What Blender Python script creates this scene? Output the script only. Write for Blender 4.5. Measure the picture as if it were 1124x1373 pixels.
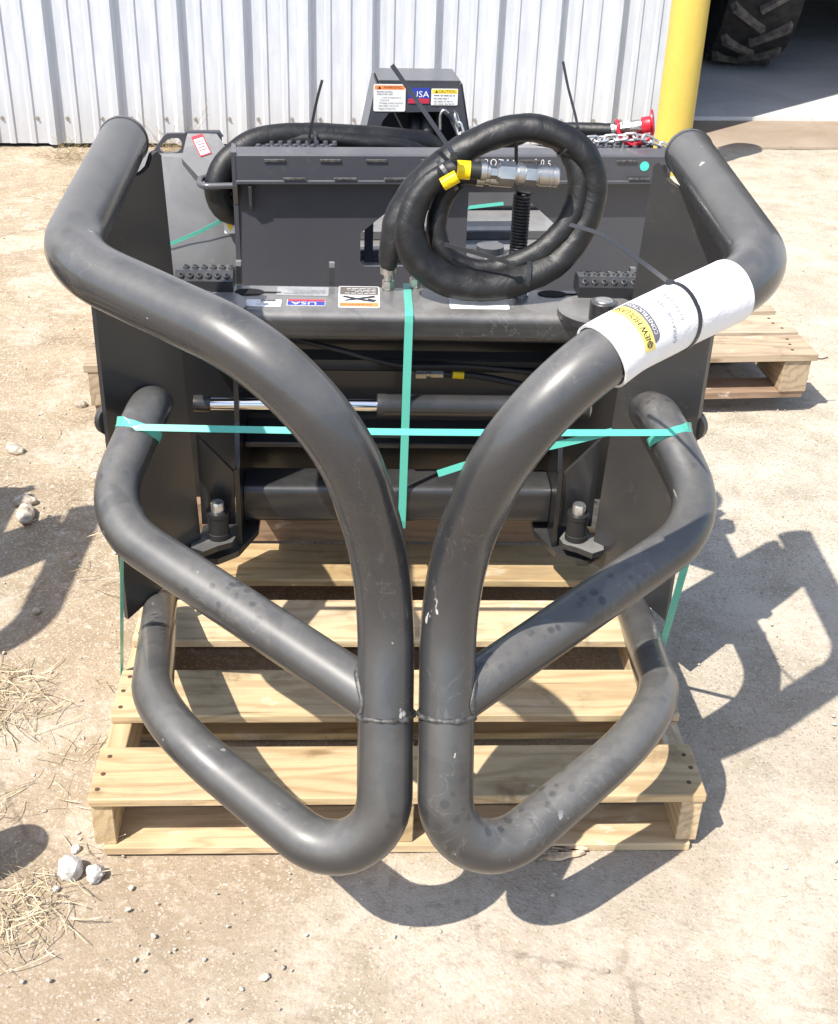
import bpy, bmesh, math, random
from mathutils import Vector, Matrix, noise
from math import sin, cos, pi, radians, sqrt, atan2, acos
random.seed(11)
S = bpy.context.scene
COL = S.collection
for o in list(bpy.data.objects): bpy.data.objects.remove(o)

# ------------------------------------------------------------------ camera
PITCH, ROLL, YAW = radians(30.31326), radians(2.12821), radians(3.4763)
CAM = Vector((-0.0794, -1.4954, 1.5404))
Fw = Vector((sin(YAW)*cos(PITCH), cos(YAW)*cos(PITCH), -sin(PITCH)))
Rt = Vector((cos(YAW), -sin(YAW), 0)); Up = Rt.cross(Fw)
R2 = Rt*cos(ROLL)+Up*sin(ROLL); U2 = -Rt*sin(ROLL)+Up*cos(ROLL)
cd = bpy.data.cameras.new('camera'); cam = bpy.data.objects.new('camera', cd); COL.objects.link(cam)
mw = Matrix((( R2.x, U2.x, -Fw.x, CAM.x), (R2.y, U2.y, -Fw.y, CAM.y), (R2.z, U2.z, -Fw.z, CAM.z), (0, 0, 0, 1)))
cam.matrix_world = mw
cd.sensor_fit = 'HORIZONTAL'; cd.sensor_width = 36; cd.lens = 1647.15/1124*36
cd.clip_start = .05; cd.clip_end = 500
S.camera = cam
S.render.resolution_x = 838; S.render.resolution_y = 1024
# ------------------------------------------------------------------ light
TOSUN = Vector((-.51, -.48, 1)).normalized()
w = bpy.data.worlds.new('World'); S.world = w; w.use_nodes = True
nt = w.node_tree; bg = nt.nodes['Background']
sky = nt.nodes.new('ShaderNodeTexSky'); sky.sky_type = 'NISHITA'; sky.sun_disc = False
sky.sun_elevation = math.asin(TOSUN.z); sky.sun_rotation = atan2(TOSUN.x, TOSUN.y)
sky.dust_density = 1.6; sky.altitude = 200
nt.links.new(sky.outputs[0], bg.inputs[0]); bg.inputs[1].default_value = .15
sl = bpy.data.lights.new('sun', 'SUN'); sl.energy = 4.6; sl.angle = radians(.53); sl.color = (1, .95, .87)
sun = bpy.data.objects.new('sun', sl); COL.objects.link(sun)
sun.rotation_euler = TOSUN.to_track_quat('Z', 'Y').to_euler(); sun.location = TOSUN*20
vs = S.view_settings; vs.view_transform = 'Standard'; vs.look = 'None'; vs.gamma = 1; vs.use_curve_mapping = False
vs.exposure = .72

# ------------------------------------------------------------------ materials
class N:
    """tiny node builder"""
    def __init__(s, name):
        s.m = bpy.data.materials.new(name); s.m.use_nodes = True; s.t = s.m.node_tree
        s.b = s.t.nodes['Principled BSDF']; s.out = s.t.nodes['Material Output']
    def n(s, typ, **kw):
        x = s.t.nodes.new('ShaderNode'+typ)
        for k, v in kw.items(): setattr(x, k, v)
        return x
    def put(s, sock, v):
        if isinstance(v, bpy.types.NodeSocket): s.t.links.new(v, sock)
        elif isinstance(v, (tuple, list)) and len(v) == 3 and sock.type == 'RGBA': sock.default_value = (*v, 1)
        else: sock.default_value = v
    def math(s, op, a, b=0., c=None, clamp=False):
        x = s.n('Math', operation=op, use_clamp=clamp); s.put(x.inputs[0], a); s.put(x.inputs[1], b)
        if c is not None: s.put(x.inputs[2], c)
        return x.outputs[0]
    def coord(s, scale=(1, 1, 1), which='Object', rnd=0.):
        tc = s.n('TexCoord'); mp = s.n('Mapping'); s.put(mp.inputs['Vector'], tc.outputs[which]); mp.inputs['Scale'].default_value = scale
        if rnd:
            oi = s.n('ObjectInfo'); cx = s.n('CombineXYZ')
            for i, k in enumerate((1., 1.7, .6)): s.put(cx.inputs[i], s.math('MULTIPLY', oi.outputs['Random'], rnd*k))
            s.put(mp.inputs['Location'], cx.outputs[0])
        return mp.outputs[0]
    def noise(s, vec, scale, detail=4, rough=.55, dist=0.):
        x = s.n('TexNoise'); s.put(x.inputs['Vector'], vec); x.inputs['Scale'].default_value = scale
        x.inputs['Detail'].default_value = detail; x.inputs['Roughness'].default_value = rough; x.inputs['Distortion'].default_value = dist
        return x.outputs['Fac']
    def vor(s, vec, scale, feature='F1', out='Distance', rand=1.):
        x = s.n('TexVoronoi', feature=feature); s.put(x.inputs['Vector'], vec); x.inputs['Scale'].default_value = scale; x.inputs['Randomness'].default_value = rand
        return x.outputs[out]
    def ramp(s, f, lo, hi):
        x = s.n('MapRange', interpolation_type='SMOOTHSTEP'); s.put(x.inputs[0], f); x.inputs[1].default_value = lo; x.inputs[2].default_value = hi
        return x.outputs[0]
    def mix(s, f, a, b, blend='MIX'):
        x = s.n('Mix', data_type='RGBA', blend_type=blend); s.put(x.inputs[0], f); s.put(x.inputs[6], a); s.put(x.inputs[7], b)
        return x.outputs[2]
    def mixf(s, f, a, b):
        x = s.n('Mix', data_type='FLOAT'); s.put(x.inputs[0], f); s.put(x.inputs[2], a); s.put(x.inputs[3], b)
        return x.outputs[0]
    def bump(s, h, strength=.3, dist=.002, nrm=None):
        x = s.n('Bump'); s.put(x.inputs['Height'], h); x.inputs['Strength'].default_value = strength; x.inputs['Distance'].default_value = dist
        if nrm: s.put(x.inputs['Normal'], nrm)
        return x.outputs[0]
    def set(s, col=None, rough=None, metal=None, nrm=None, spec=None):
        if col is not None: s.put(s.b.inputs['Base Color'], col)
        if rough is not None: s.put(s.b.inputs['Roughness'], rough)
        if metal is not None: s.put(s.b.inputs['Metallic'], metal)
        if nrm is not None: s.put(s.b.inputs['Normal'], nrm)
        if spec is not None: s.put(s.b.inputs['Specular IOR Level'], spec)
        return s.m
    def up(s):
        g = s.n('NewGeometry'); sx = s.n('SeparateXYZ'); s.put(sx.inputs[0], g.outputs['Normal']); return sx.outputs[2]

def simple(name, col, rough=.5, metal=0., nscale=0, namt=.12, bump=0., rnd=0., spec=None):
    a = N(name)
    if not nscale: return a.set(col, rough, metal, spec=spec)
    v = a.coord(rnd=rnd); n1 = a.noise(v, nscale, 5, .6)
    dark = tuple(c*(1-2*namt) for c in col); lite = tuple(min(1, c*(1+2*namt)) for c in col)
    return a.set(a.mix(a.ramp(n1, .3, .7), dark, lite), a.mixf(n1, max(0, rough-.12), min(1, rough+.12)), metal,
                 a.bump(n1, bump, .002) if bump else None, spec)

def paint(name, base, dust, rough=.36, amt=1., chips=True, seed=0., spots=False):
    a = N(name); v = a.coord(); 
    mp = a.n('Mapping'); a.put(mp.inputs['Vector'], v); mp.inputs['Location'].default_value = (seed, seed*1.3, seed*.7); v = mp.outputs[0]
    big = a.noise(v, 5.5, 5, .6, .6); fine = a.noise(v, 60, 6, .7); mid = a.noise(v, 22, 5, .65, 1.2)
    upf = a.ramp(a.up(), .0, .85)                 # dust settles on what faces up
    pat = a.ramp(a.math('ADD', a.math('MULTIPLY', big, .8), a.math('MULTIPLY', mid, .2)), .30, .68)
    d = a.math('MULTIPLY', a.math('MULTIPLY', upf, a.mixf(pat, .6, 1.)), a.mixf(fine, .55, 1.15))
    d = a.math('ADD', d, a.math('MULTIPLY', pat, .10))
    if spots:                                       # finger marks wiped through the dust
        vv = a.vor(a.coord((1, 1, 1)), 42.); area = a.math('MULTIPLY', a.ramp(a.noise(v, 5.5, 3), .5, .6), a.ramp(fine, .3, .5))
        hole = a.math('MULTIPLY', a.math('SUBTRACT', 1., a.ramp(a.math('ADD', vv, a.math('MULTIPLY', a.math('SUBTRACT', mid, .5), .35)), .22, .36)), area)
        d = a.math('MULTIPLY', d, a.math('SUBTRACT', 1., a.math('MULTIPLY', hole, .6)))
    wipe = a.ramp(a.math('ADD', a.noise(v, 6.5, 3, .5, .8), a.math('MULTIPLY', a.math('SUBTRACT', fine, .5), .10)), .54, .57)                       # hard-edged wiped patches
    d = a.math('MULTIPLY', d, a.math('SUBTRACT', 1., a.math('MULTIPLY', wipe, .24)))
    cur = a.math('ABSOLUTE', a.math('SUBTRACT', a.noise(v, 16, 4, .55, 1.), .5))
    scuf = a.math('MULTIPLY', a.math('SUBTRACT', 1., a.ramp(cur, .003, .010)), a.ramp(a.noise(v, 5., 2), .54, .6))
    d = a.math('ADD', d, a.math('MULTIPLY', scuf, .28))
    d = a.math('MULTIPLY', d, amt, clamp=True)
    bn = a.noise(v, 3, 3)
    b2 = tuple(c*1.25 for c in base)
    col = a.mix(d, a.mix(bn, base, b2), dust)
    rg = a.mixf(d, a.mixf(mid, rough-.07, rough+.1), .52); a.b.inputs['Coat Weight'].default_value = .45; a.b.inputs['Coat Roughness'].default_value = .13
    if chips:
        wv = a.noise(a.coord((1, 1, .4)), 26, 4, .62)
        c = a.math('MULTIPLY', a.ramp(wv, .685, .71), a.ramp(a.noise(v, 4.3, 2), .5, .58))
        st = a.noise(a.coord((1, .06, 1)), 60, 2, .5)
        sc = a.math('MULTIPLY', a.ramp(st, .74, .76), a.ramp(a.noise(v, 9, 2), .56, .62))
        c = a.math('MAXIMUM', c, a.math('MULTIPLY', sc, .6))
        col = a.mix(c, col, (.42, .40, .38)); rg = a.mixf(c, rg, .7)
    return a.set(col, rg, 0., a.bump(a.math('ADD', a.math('MULTIPLY', fine, .25), a.math('MULTIPLY', mid, .5)), .06, .002))

DUST = (.180, .171, .156)
M = {}
M['paint'] = paint('dark_grey_paint', (.021, .0215, .0235), DUST, .33, .70, spots=True)
M['paint_top'] = paint('dark_grey_paint_arm', (.021, .022, .025), DUST, .26, .60, seed=3.1)
M['paint_clean_shaded'] = paint('dark_grey_paint_clean_shaded', (.012, .0125, .0145), DUST, .33, .22, chips=False, seed=7.)  # little dust; base also darkened for the shade inside the frame
M['paint_plate'] = paint('dark_grey_paint_plate', (.020, .0205, .022), DUST, .38, .4, chips=False, seed=8.)
M['paint_dusty'] = paint('dark_grey_paint_dusty', (.014, .0145, .016), (.20, .193, .183), .34, 1.0, chips=False, seed=1.7)
M['rear_paint'] = paint('rear_grey_paint', (.046, .048, .058), (.2, .19, .185), .38, .35, chips=False, seed=5.)
M['rear_dusty'] = paint('rear_dusty_paint', (.085, .085, .088), (.25, .245, .24), .42, 1.0, chips=False, seed=9.)
M['paint_deep_shade'] = paint('paint_deep_shade', (.006, .0065, .008), DUST, .34, .10, chips=False, seed=4.)  # grapple paint made near black: shade inside the frame put into the colour
M['weld'] = simple('weld_bead', (.075, .073, .070), .5, .2, 120, .3, .5)
M['black'] = simple('black_rubber', (.012, .012, .013), .55)
M['dark'] = simple('hole_shade', (.004, .004, .004), .9)  # near-black that stands in for the shade inside holes
M['tie'] = simple('black_nylon', (.028, .029, .033), .38)
M['silver'] = simple('plated_steel', (.50, .485, .45), .36, 1., 25, .06)
M['chrome'] = simple('chrome_rod', (.82, .82, .82), .10, 1.)
M['pin'] = simple('pin_steel', (.62, .60, .56), .32, .9, 60, .12)
M['galv'] = simple('galvanised_chain', (.62, .62, .61), .38, .85, 80, .12)
M['red'] = simple('red_plastic', (.62, .015, .035), .4)
M['yellow_tag'] = simple('yellow_tag', (.85, .58, .0), .45, 0, 120, .1)
M['white'] = simple('label_white', (.78, .77, .75), .45)
M['ink'] = simple('ink_black', (.02, .02, .022), .5)
M['grey_ink'] = simple('ink_grey', (.26, .26, .27), .5)
M['orange'] = simple('label_orange', (.85, .25, .07), .45)
M['lyellow'] = simple('label_yellow', (.85, .62, .05), .45)
M['blue'] = simple('label_blue', (.03, .05, .32), .45)
M['lred'] = simple('label_red', (.50, .03, .05), .45)
M['teal_dot'] = simple('teal_sticker', (.08, .62, .52), .5)
M['plate_metal'] = simple('stamped_plate', (.42, .42, .41), .45, .4, 40, .08)
M['chalk'] = simple('chalk', (.72, .72, .74), .9)
M['logo_yellow'] = simple('booklet_yellow', (.75, .60, .16), .5)
M['logo_grey'] = simple('booklet_grey', (.13, .13, .15), .5)

a = N('hose_sleeve'); v = a.coord(); wv = a.noise(a.coord((1, 1, 1)), 14, 4, .6, 1.5); f = a.noise(v, 320, 2, .5)
M['sleeve'] = a.set(a.mix(a.ramp(wv, .42, .72), (.006, .006, .0065), (.014, .014, .0145)), a.mixf(wv, .42, .6), 0,
                    a.bump(a.math('ADD', a.math('MULTIPLY', wv, 1.), a.math('MULTIPLY', f, .06)), .26, .010))
M['sleeve'].node_tree.nodes['Principled BSDF'].inputs['Sheen Weight'].default_value = .0

def strapmat():
    a = N('teal_strap'); v = a.coord(); n1 = a.noise(v, 300, 2)
    a.set(a.mix(n1, (.11, .54, .43), (.16, .62, .51)), .24)
    wv = a.n('TexWave', wave_type='BANDS', bands_direction='DIAGONAL'); a.put(wv.inputs['Vector'], v); wv.inputs['Scale'].default_value = 130.; a.put(a.b.inputs['Normal'], a.bump(wv.outputs['Fac'], .35, .0006))
    b = a.b; tr = a.n('BsdfTranslucent'); tr.inputs[0].default_value = (.06, .55, .42, 1)
    mx = a.n('MixShader'); mx.inputs[0].default_value = .28
    a.t.links.new(b.outputs[0], mx.inputs[1]); a.t.links.new(tr.outputs[0], mx.inputs[2]); a.t.links.new(mx.outputs[0], a.out.inputs[0])
    return a.m
M['strap'] = strapmat()

def papermat():
    a = N('paper'); v = a.coord(); n1 = a.noise(v, 30, 4, .6, .5)
    cr = a.noise(a.coord((1, 1, 1)), 9, 5, .6, 2.)
    return a.set(a.mix(n1, (.76, .76, .77), (.84, .84, .84)), .62, 0, a.bump(a.math('ADD', cr, a.math('MULTIPLY', a.vor(a.coord((1, 1, 1)), 22, 'DISTANCE_TO_EDGE'), .5)), .5, .008))
M['paper'] = papermat()

def woodmat(name, c1, c2, c3, rough=.72, stain=.5):
    a = N(name)
    v = a.coord((.9, 9, 9), rnd=9.); v2 = a.coord((1, 1, 1), rnd=5.)
    wob = a.noise(a.coord((1.1, 5, 5), rnd=9.), 2.0, 3, .5, .4)
    sx = a.n('SeparateXYZ'); a.put(sx.inputs[0], a.coord((1, 1, 1), rnd=4.))
    ph = a.math('ADD', a.math('MULTIPLY', wob, 34.), a.math('ADD', a.math('MULTIPLY', sx.outputs[1], 120.), a.math('MULTIPLY', sx.outputs[2], 200.)))
    band = a.math('POWER', a.math('ADD', a.math('MULTIPLY', a.math('SINE', ph), .5), .5), 2.2)
    fib = a.noise(a.coord((3, 120, 120), rnd=3.), 3., 4, .6); broad = a.noise(a.coord((2, 12, 12), rnd=6.), 1.6, 4, .6)
    g = a.math('ADD', a.math('MULTIPLY', a.math('SUBTRACT', 1., band), .22), a.math('ADD', a.math('MULTIPLY', broad, .45), a.math('MULTIPLY', fib, .42)))
    col = a.mix(a.ramp(g, .3, .85), c1, c2)
    k = a.vor(a.coord((1.6, 5, 5), rnd=7.), 2.2); kn = a.math('SUBTRACT', 1., a.ramp(k, .05, .13))
    col = a.mix(a.math('MULTIPLY', kn, .75), col, c3)
    st = a.ramp(a.noise(v2, 9, 5, .65), .56, .74)
    col = a.mix(a.math('MULTIPLY', st, stain), col, tuple(c*.62 for c in c3))
    sp_ = a.noise(a.coord((.8, 60, 60), rnd=8.), 2.2, 2, .5); spl = a.math('MULTIPLY', a.ramp(sp_, .705, .73), a.ramp(a.noise(v2, 3.5, 2), .5, .6))
    col = a.mix(a.math('MULTIPLY', spl, .7), col, (.10, .065, .035))
    grime = a.math('MULTIPLY', a.ramp(a.noise(a.coord((1.5, 3, 3), rnd=2.), 3.2, 6, .7), .5, .72), .34)
    col = a.mix(grime, col, (.27, .22, .17))
    pale_ = a.math('MULTIPLY', a.ramp(a.noise(a.coord((1.2, 2, 2), rnd=1.), 5.5, 6, .7), .6, .68), .45)
    col = a.mix(pale_, col, (.70, .61, .48))
    oi = a.n('ObjectInfo'); hs = a.n('HueSaturation'); a.put(hs.inputs['Color'], col)
    a.put(hs.inputs['Value'], a.mixf(oi.outputs['Random'], .80, 1.08)); a.put(hs.inputs['Saturation'], a.mixf(oi.outputs['Random'], 1.08, .9))
    return a.set(hs.outputs[0], rough, 0, a.bump(a.math('ADD', a.math('ADD', fib, a.math('MULTIPLY', a.noise(a.coord((40, 6, 6), rnd=2.), 3., 3, .6), .5)), a.math('ADD', a.math('MULTIPLY', band, -.4), a.math('MULTIPLY', spl, -1.5))), .45, .0016), .25)
M['wood'] = woodmat('pallet_pine', (.40, .275, .145), (.61, .465, .27), (.20, .12, .055), stain=.55)
M['wood_rear'] = woodmat('pallet_pine_weathered', (.36, .27, .185), (.55, .44, .31), (.18, .12, .075))
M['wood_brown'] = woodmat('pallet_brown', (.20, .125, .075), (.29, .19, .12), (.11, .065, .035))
M['nail'] = simple('nail_rust', (.13, .075, .045), .6, .4)

def groundmat():
    a = N('dirt_and_worn_concrete'); v = a.coord()
    sx = a.n('SeparateXYZ'); a.put(sx.inputs[0], v)
    n1 = a.noise(v, 1.1, 6, .62, .4); n2 = a.noise(v, 7, 6, .68); n3 = a.noise(v, 42, 6, .72); n4 = a.noise(v, 170, 4, .7)
    # dirt to the left, worn concrete to the right and front
    side = a.math('ADD', a.math('MULTIPLY', a.math('SUBTRACT', sx.outputs[0], a.math('MULTIPLY', sx.outputs[1], .12)), 1.), a.math('MULTIPLY', a.math('SUBTRACT', n1, .5), 1.5))
    conc = a.ramp(side, -.45, .35)
    dirt = a.mix(a.ramp(n2, .3, .7), (.275, .208, .132), (.40, .32, .22))
    dirt = a.mix(a.ramp(n3, .52, .7), dirt, (.54, .46, .36))
    cc = a.mix(a.ramp(n2, .32, .68), (.345, .30, .226), (.515, .462, .372))
    cc = a.mix(a.ramp(n1, .5, .72), cc, (.40, .325, .245))
    ag = a.vor(v, 130, out='Color'); agd = a.vor(v, 130)
    sep = a.n('SeparateColor'); a.put(sep.inputs[0], ag)
    agm = a.math('MULTIPLY', a.ramp(sep.outputs[0], .62, .66), a.math('SUBTRACT', 1., a.ramp(agd, .25, .42)))
    agm = a.math('MULTIPLY', agm, a.ramp(n2, .42, .56))
    cc = a.mix(a.math('MULTIPLY', agm, .75), cc, a.mix(sep.outputs[1], (.15, .13, .115), (.56, .50, .43)))
    col = a.mix(conc, dirt, cc)
    col = a.mix(a.math('MULTIPLY', a.ramp(n4, .56, .72), .5), col, (.56, .50, .42))
    col = a.mix(a.math('MULTIPLY', a.ramp(n4, .44, .30), .4), col, (.25, .20, .15))
    g5 = a.noise(v, 520, 3, .7); g6 = a.vor(v, 300, out='Color'); s6 = a.n('SeparateColor'); a.put(s6.inputs[0], g6)
    col = a.mix(a.math('MULTIPLY', a.ramp(g5, .55, .68), .45), col, (.60, .54, .46))
    col = a.mix(a.math('MULTIPLY', a.ramp(s6.outputs[0], .86, .9), .6), col, (.22, .18, .14))
    col = a.mix(a.math('MULTIPLY', a.ramp(s6.outputs[1], .88, .92), .6), col, (.62, .57, .50))
    front_brown = a.math('MULTIPLY', a.ramp(a.math('ADD', sx.outputs[1], a.math('MULTIPLY', n1, .8)), 1.5, .1), a.ramp(n2, .25, .6))  # ground turns browner towards the front, in patches
    col = a.mix(a.math('MULTIPLY', front_brown, .55), col, a.mix(n3, (.255, .19, .135), (.36, .285, .21)))
    pale = a.math('MULTIPLY', a.ramp(a.noise(v, 2.3, 6, .65), .48, .62), a.ramp(n3, .3, .55))
    crk = a.vor(a.coord((1, 1, 1)), 1.7, 'DISTANCE_TO_EDGE'); crk = a.math('MULTIPLY', a.math('SUBTRACT', 1., a.ramp(a.math('ADD', crk, a.math('MULTIPLY', a.math('SUBTRACT', n3, .5), .03)), .002, .010)), a.ramp(n1, .5, .6))
    col = a.mix(a.math('MULTIPLY', crk, .55), col, (.17, .13, .095))
    col = a.mix(a.math('MULTIPLY', pale, .62), col, (.55, .485, .40))
    h = a.math('ADD', a.math('ADD', a.math('MULTIPLY', n2, .6), a.math('MULTIPLY', n3, .45)), a.math('ADD', a.math('MULTIPLY', n4, .16), a.math('MULTIPLY', agm, .05)))
    return a.set(col, .92, 0, a.bump(h, .7, .012), .15)
M['ground'] = groundmat()
def slabmat(name, c1, c2, c3):
    a = N(name); v = a.coord(); n1 = a.noise(v, 2.2, 6, .65, .6); n2 = a.noise(v, 24, 6, .7)
    col = a.mix(a.ramp(n1, .3, .7), c1, c2); col = a.mix(a.math('MULTIPLY', a.ramp(n2, .55, .75), .6), col, c3)
    return a.set(col, .8, 0, a.bump(n2, .3, .004), .2)
M['slab'] = slabmat('shop_concrete', (.58, .57, .54), (.68, .665, .64), (.42, .40, .37))
M['apron'] = slabmat('apron_concrete', (.30, .235, .175), (.38, .31, .24), (.24, .18, .13))
def wallmat():
    a = N('weathered_white_sheet'); v = a.coord(); n1 = a.noise(v, 3, 5, .6, .5); n2 = a.noise(a.coord((6, 6, .7)), 5, 5, .65)
    n3 = a.noise(v, 26, 5, .7)
    sx = a.n('SeparateXYZ'); a.put(sx.inputs[0], v)
    low = a.math('SUBTRACT', 1., a.ramp(sx.outputs[2], .02, .38))
    col = a.mix(a.ramp(n2, .35, .7), (.49, .515, .555), (.58, .605, .645))
    col = a.mix(a.math('MULTIPLY', a.math('MULTIPLY', low, n2), .8), col, (.42, .385, .34))       # mud splash along the bottom edge
    col = a.mix(a.math('MULTIPLY', a.ramp(n3, .66, .72), a.ramp(n1, .5, .6)), col, (.30, .29, .29))
    return a.set(col, .5, .0, a.bump(a.math('ADD', n1, a.math('MULTIPLY', n2, .3)), .35, .012), .4)
M['wall'] = wallmat()
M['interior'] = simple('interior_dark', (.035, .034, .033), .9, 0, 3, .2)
M['tyre'] = simple('dusty_tyre', (.03, .028, .027), .85, 0, 14, .25)
M['lug'] = simple('dusty_tread_lug', (.13, .115, .10), .9, 0, 20, .25)
def polemat():
    a = N('yellow_bollard_paint'); v = a.coord(); n1 = a.noise(v, 9, 6, .65, .5); n2 = a.noise(v, 40, 5, .7)
    col = a.mix(n1, (.50, .36, .06), (.60, .44, .09)); col = a.mix(a.ramp(n2, .66, .74), col, (.34, .22, .06))
    col = a.mix(a.math('MULTIPLY', a.ramp(a.noise(a.coord((3, 3, .5)), 4, 4), .55, .75), .5), col, (.45, .33, .13))
    return a.set(col, .48, 0, a.bump(n1, .25, .01))
M['pole'] = polemat()
M['rock_white'] = simple('chalk_rock', (.52, .495, .46), .9, 0, 40, .12, .6)
M['rock'] = simple('grey_tan_rock', (.42, .36, .29), .9, 0, 40, .2, .6, 5.)
M['pebble'] = simple('pebbles', (.47, .405, .33), .9, 0, 40, .2, .3)
M['straw'] = simple('dry_straw', (.50, .41, .27), .8, 0, 30, .25)
M['splinter'] = simple('splintered_wood', (.46, .35, .24), .85, 0, 40, .3, .6)
M['weed'] = simple('dry_weed', (.30, .23, .12), .85, 0, 30, .3)

# ------------------------------------------------------------------ object helpers
def tag(o, label=None, cat=None, group=None, kind=None):
    if label: o['label'] = label
    if cat: o['category'] = cat
    if group: o['group'] = group
    if kind: o['kind'] = kind
    return o
def thing(name, label, cat, loc=(0, 0, 0), rz=0., group=None):
    o = bpy.data.objects.new(name, None); COL.objects.link(o); o.location = loc; o.rotation_euler = (0, 0, rz)
    o.empty_display_size = .1
    return tag(o, label, cat, group)
class MB:
    def __init__(s): s.v = []; s.f = []; s.mi = []
    def add(s, V, Fc, mi=0):
        o = len(s.v); s.v += [tuple(p) for p in V]; s.f += [tuple(i+o for i in q) for q in Fc]; s.mi += [mi]*len(Fc); return s
    def box(s, c, d, bev=.0, rot=None, mi=0):
        hx, hy, hz = d[0]/2, d[1]/2, d[2]/2; b = min(bev, hx*.9, hy*.9, hz*.9)
        if b <= 0:
            V = [Vector((x*hx, y*hy, z*hz)) for x in (-1, 1) for y in (-1, 1) for z in (-1, 1)]
            Fc = [(0, 1, 3, 2), (4, 6, 7, 5), (0, 4, 5, 1), (2, 3, 7, 6), (0, 2, 6, 4), (1, 5, 7, 3)]
        else:
            bm = bmesh.new(); bmesh.ops.create_cube(bm, size=1)
            for q in bm.verts: q.co = Vector((q.co.x*hx*2, q.co.y*hy*2, q.co.z*hz*2))
            bmesh.ops.bevel(bm, geom=list(bm.edges), offset=b, segments=1, affect='EDGES', profile=.5)
            bm.verts.index_update(); V = [q.co.copy() for q in bm.verts]; Fc = [tuple(q.index for q in g.verts) for g in bm.faces]; bm.free()
        if rot is not None: V = [rot @ q for q in V]
        c = Vector(c); return s.add([q+c for q in V], Fc, mi)
    def tube(s, path, rad, n=20, caps=True, mi=0, closed=False, lump=None, squash=None):
        fr = frames(path, closed); m = len(path); V = []; Fc = []
        for i, (p, t, u, w_) in enumerate(fr):
            r = rad[i] if isinstance(rad, (list, tuple)) else rad
            for k in range(n):
                th = 2*pi*k/n; rr = r*(lump(i/m, th) if lump else 1.)
                V.append(p+(u*cos(th)+w_*sin(th))*rr)
        for i in range(m-1 if not closed else m):
            j = (i+1) % m
            for k in range(n):
                l = (k+1) % n; Fc.append((i*n+k, i*n+l, j*n+l, j*n+k))
        if caps and not closed:
            Fc.append(tuple(range(n-1, -1, -1))); Fc.append(tuple((m-1)*n+k for k in range(n)))
        return s.add(V, Fc, mi)
    def lathe(s, prof, org, axis=(0, 0, 1), n=20, mi=0, ref=None, sides=None):
        ax = Vector(axis).normalized(); u = ax.orthogonal().normalized() if ref is None else (Vector(ref)-ax*Vector(ref).dot(ax)).normalized(); w_ = ax.cross(u)
        V = []; Fc = []; m = len(prof); o = Vector(org)
        for (r, h) in prof:
            for k in range(n): th = 2*pi*k/n; V.append(o+ax*h+(u*cos(th)+w_*sin(th))*r)
        for i in range(m-1):
            for k in range(n): l = (k+1) % n; Fc.append((i*n+k, i*n+l, (i+1)*n+l, (i+1)*n+k))
        Fc.append(tuple(range(n-1, -1, -1))); Fc.append(tuple((m-1)*n+k for k in range(n)))
        return s.add(V, Fc, mi)
    def prism(s, poly, o, ux, uy, th, mi=0, hole=None):
        """polygon in the plane (ux,uy) at o, thickness th along ux x uy, centred"""
        ux = Vector(ux).normalized(); uy = Vector(uy).normalized(); nz = ux.cross(uy).normalized(); o = Vector(o)
        n = len(poly); V = [o+ux*a_+uy*b_+nz*(th/2*sg) for sg in (1, -1) for a_, b_ in poly]
        Fs = []
        if hole is None: Fs += [tuple(range(n)), tuple(range(2*n-1, n-1, -1))]
        for i in range(n): j = (i+1) % n; Fs.append((i, i+n, j+n, j))
        if hole is not None:                       # same vertex count inner loop
            k0 = len(V); V += [o+ux*a_+uy*b_+nz*(th/2*sg) for sg in (1, -1) for a_, b_ in hole]
            for i in range(n):
                j = (i+1) % n
                Fs.append((i, j, k0+j, k0+i)); Fs.append((n+j, n+i, k0+n+i, k0+n+j)); Fs.append((k0+i, k0+j, k0+n+j, k0+n+i))
        return s.add(V, Fs, mi)
    def ribbon(s, path, wdir, width, th=.0009, mi=0):
        P = [Vector(p) for p in path]; V = []; Fc = []
        for i, p in enumerate(P):
            t = (P[min(i+1, len(P)-1)]-P[max(i-1, 0)]).normalized()
            wv_ = Vector(wdir[i] if isinstance(wdir, list) else wdir); wv_ = (wv_-t*wv_.dot(t)).normalized(); nn = t.cross(wv_)
            for sa, sb in ((-1, -1), (1, -1), (1, 1), (-1, 1)): V.append(p+wv_*(width/2*sa)+nn*(th/2*sb))
        for i in range(len(P)-1):
            for k in range(4): l = (k+1) % 4; Fc.append((i*4+k, i*4+l, i*4+4+l, i*4+4+k))
        Fc += [(3, 2, 1, 0), tuple(len(P)*4-4+k for k in range(4))]
        return s.add(V, Fc, mi)
    def ico(s, c, r, sub=1, jit=.2, sq=(1, 1, 1), mi=0, rnd=random):
        bm = bmesh.new(); bmesh.ops.create_icosphere(bm, subdivisions=sub, radius=1)
        V = []
        for q in bm.verts: k = 1+rnd.uniform(-jit, jit); V.append(Vector((q.co.x*r*sq[0]*k, q.co.y*r*sq[1]*k, q.co.z*r*sq[2]*k))+Vector(c))
        bm.verts.index_update(); Fc = [tuple(q.index for q in g.verts) for g in bm.faces]; bm.free(); return s.add(V, Fc, mi)
    def build(s, name, mats, parent=None, smooth=None, label=None, kind=None):
        me = bpy.data.meshes.new(name); me.from_pydata(s.v, [], s.f)
        mats = mats if isinstance(mats, (list, tuple)) else [mats]
        for m_ in mats: me.materials.append(m_)
        if len(mats) > 1: me.polygons.foreach_set('material_index', s.mi)
        bm = bmesh.new(); bm.from_mesh(me); bmesh.ops.recalc_face_normals(bm, faces=bm.faces); bm.to_mesh(me); bm.free()
        if smooth:
            me.polygons.foreach_set('use_smooth', [True]*len(me.polygons))
            me.set_sharp_from_angle(angle=radians(smooth))
        me.update(); o = bpy.data.objects.new(name, me); COL.objects.link(o)
        if parent: o.parent = parent
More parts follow.
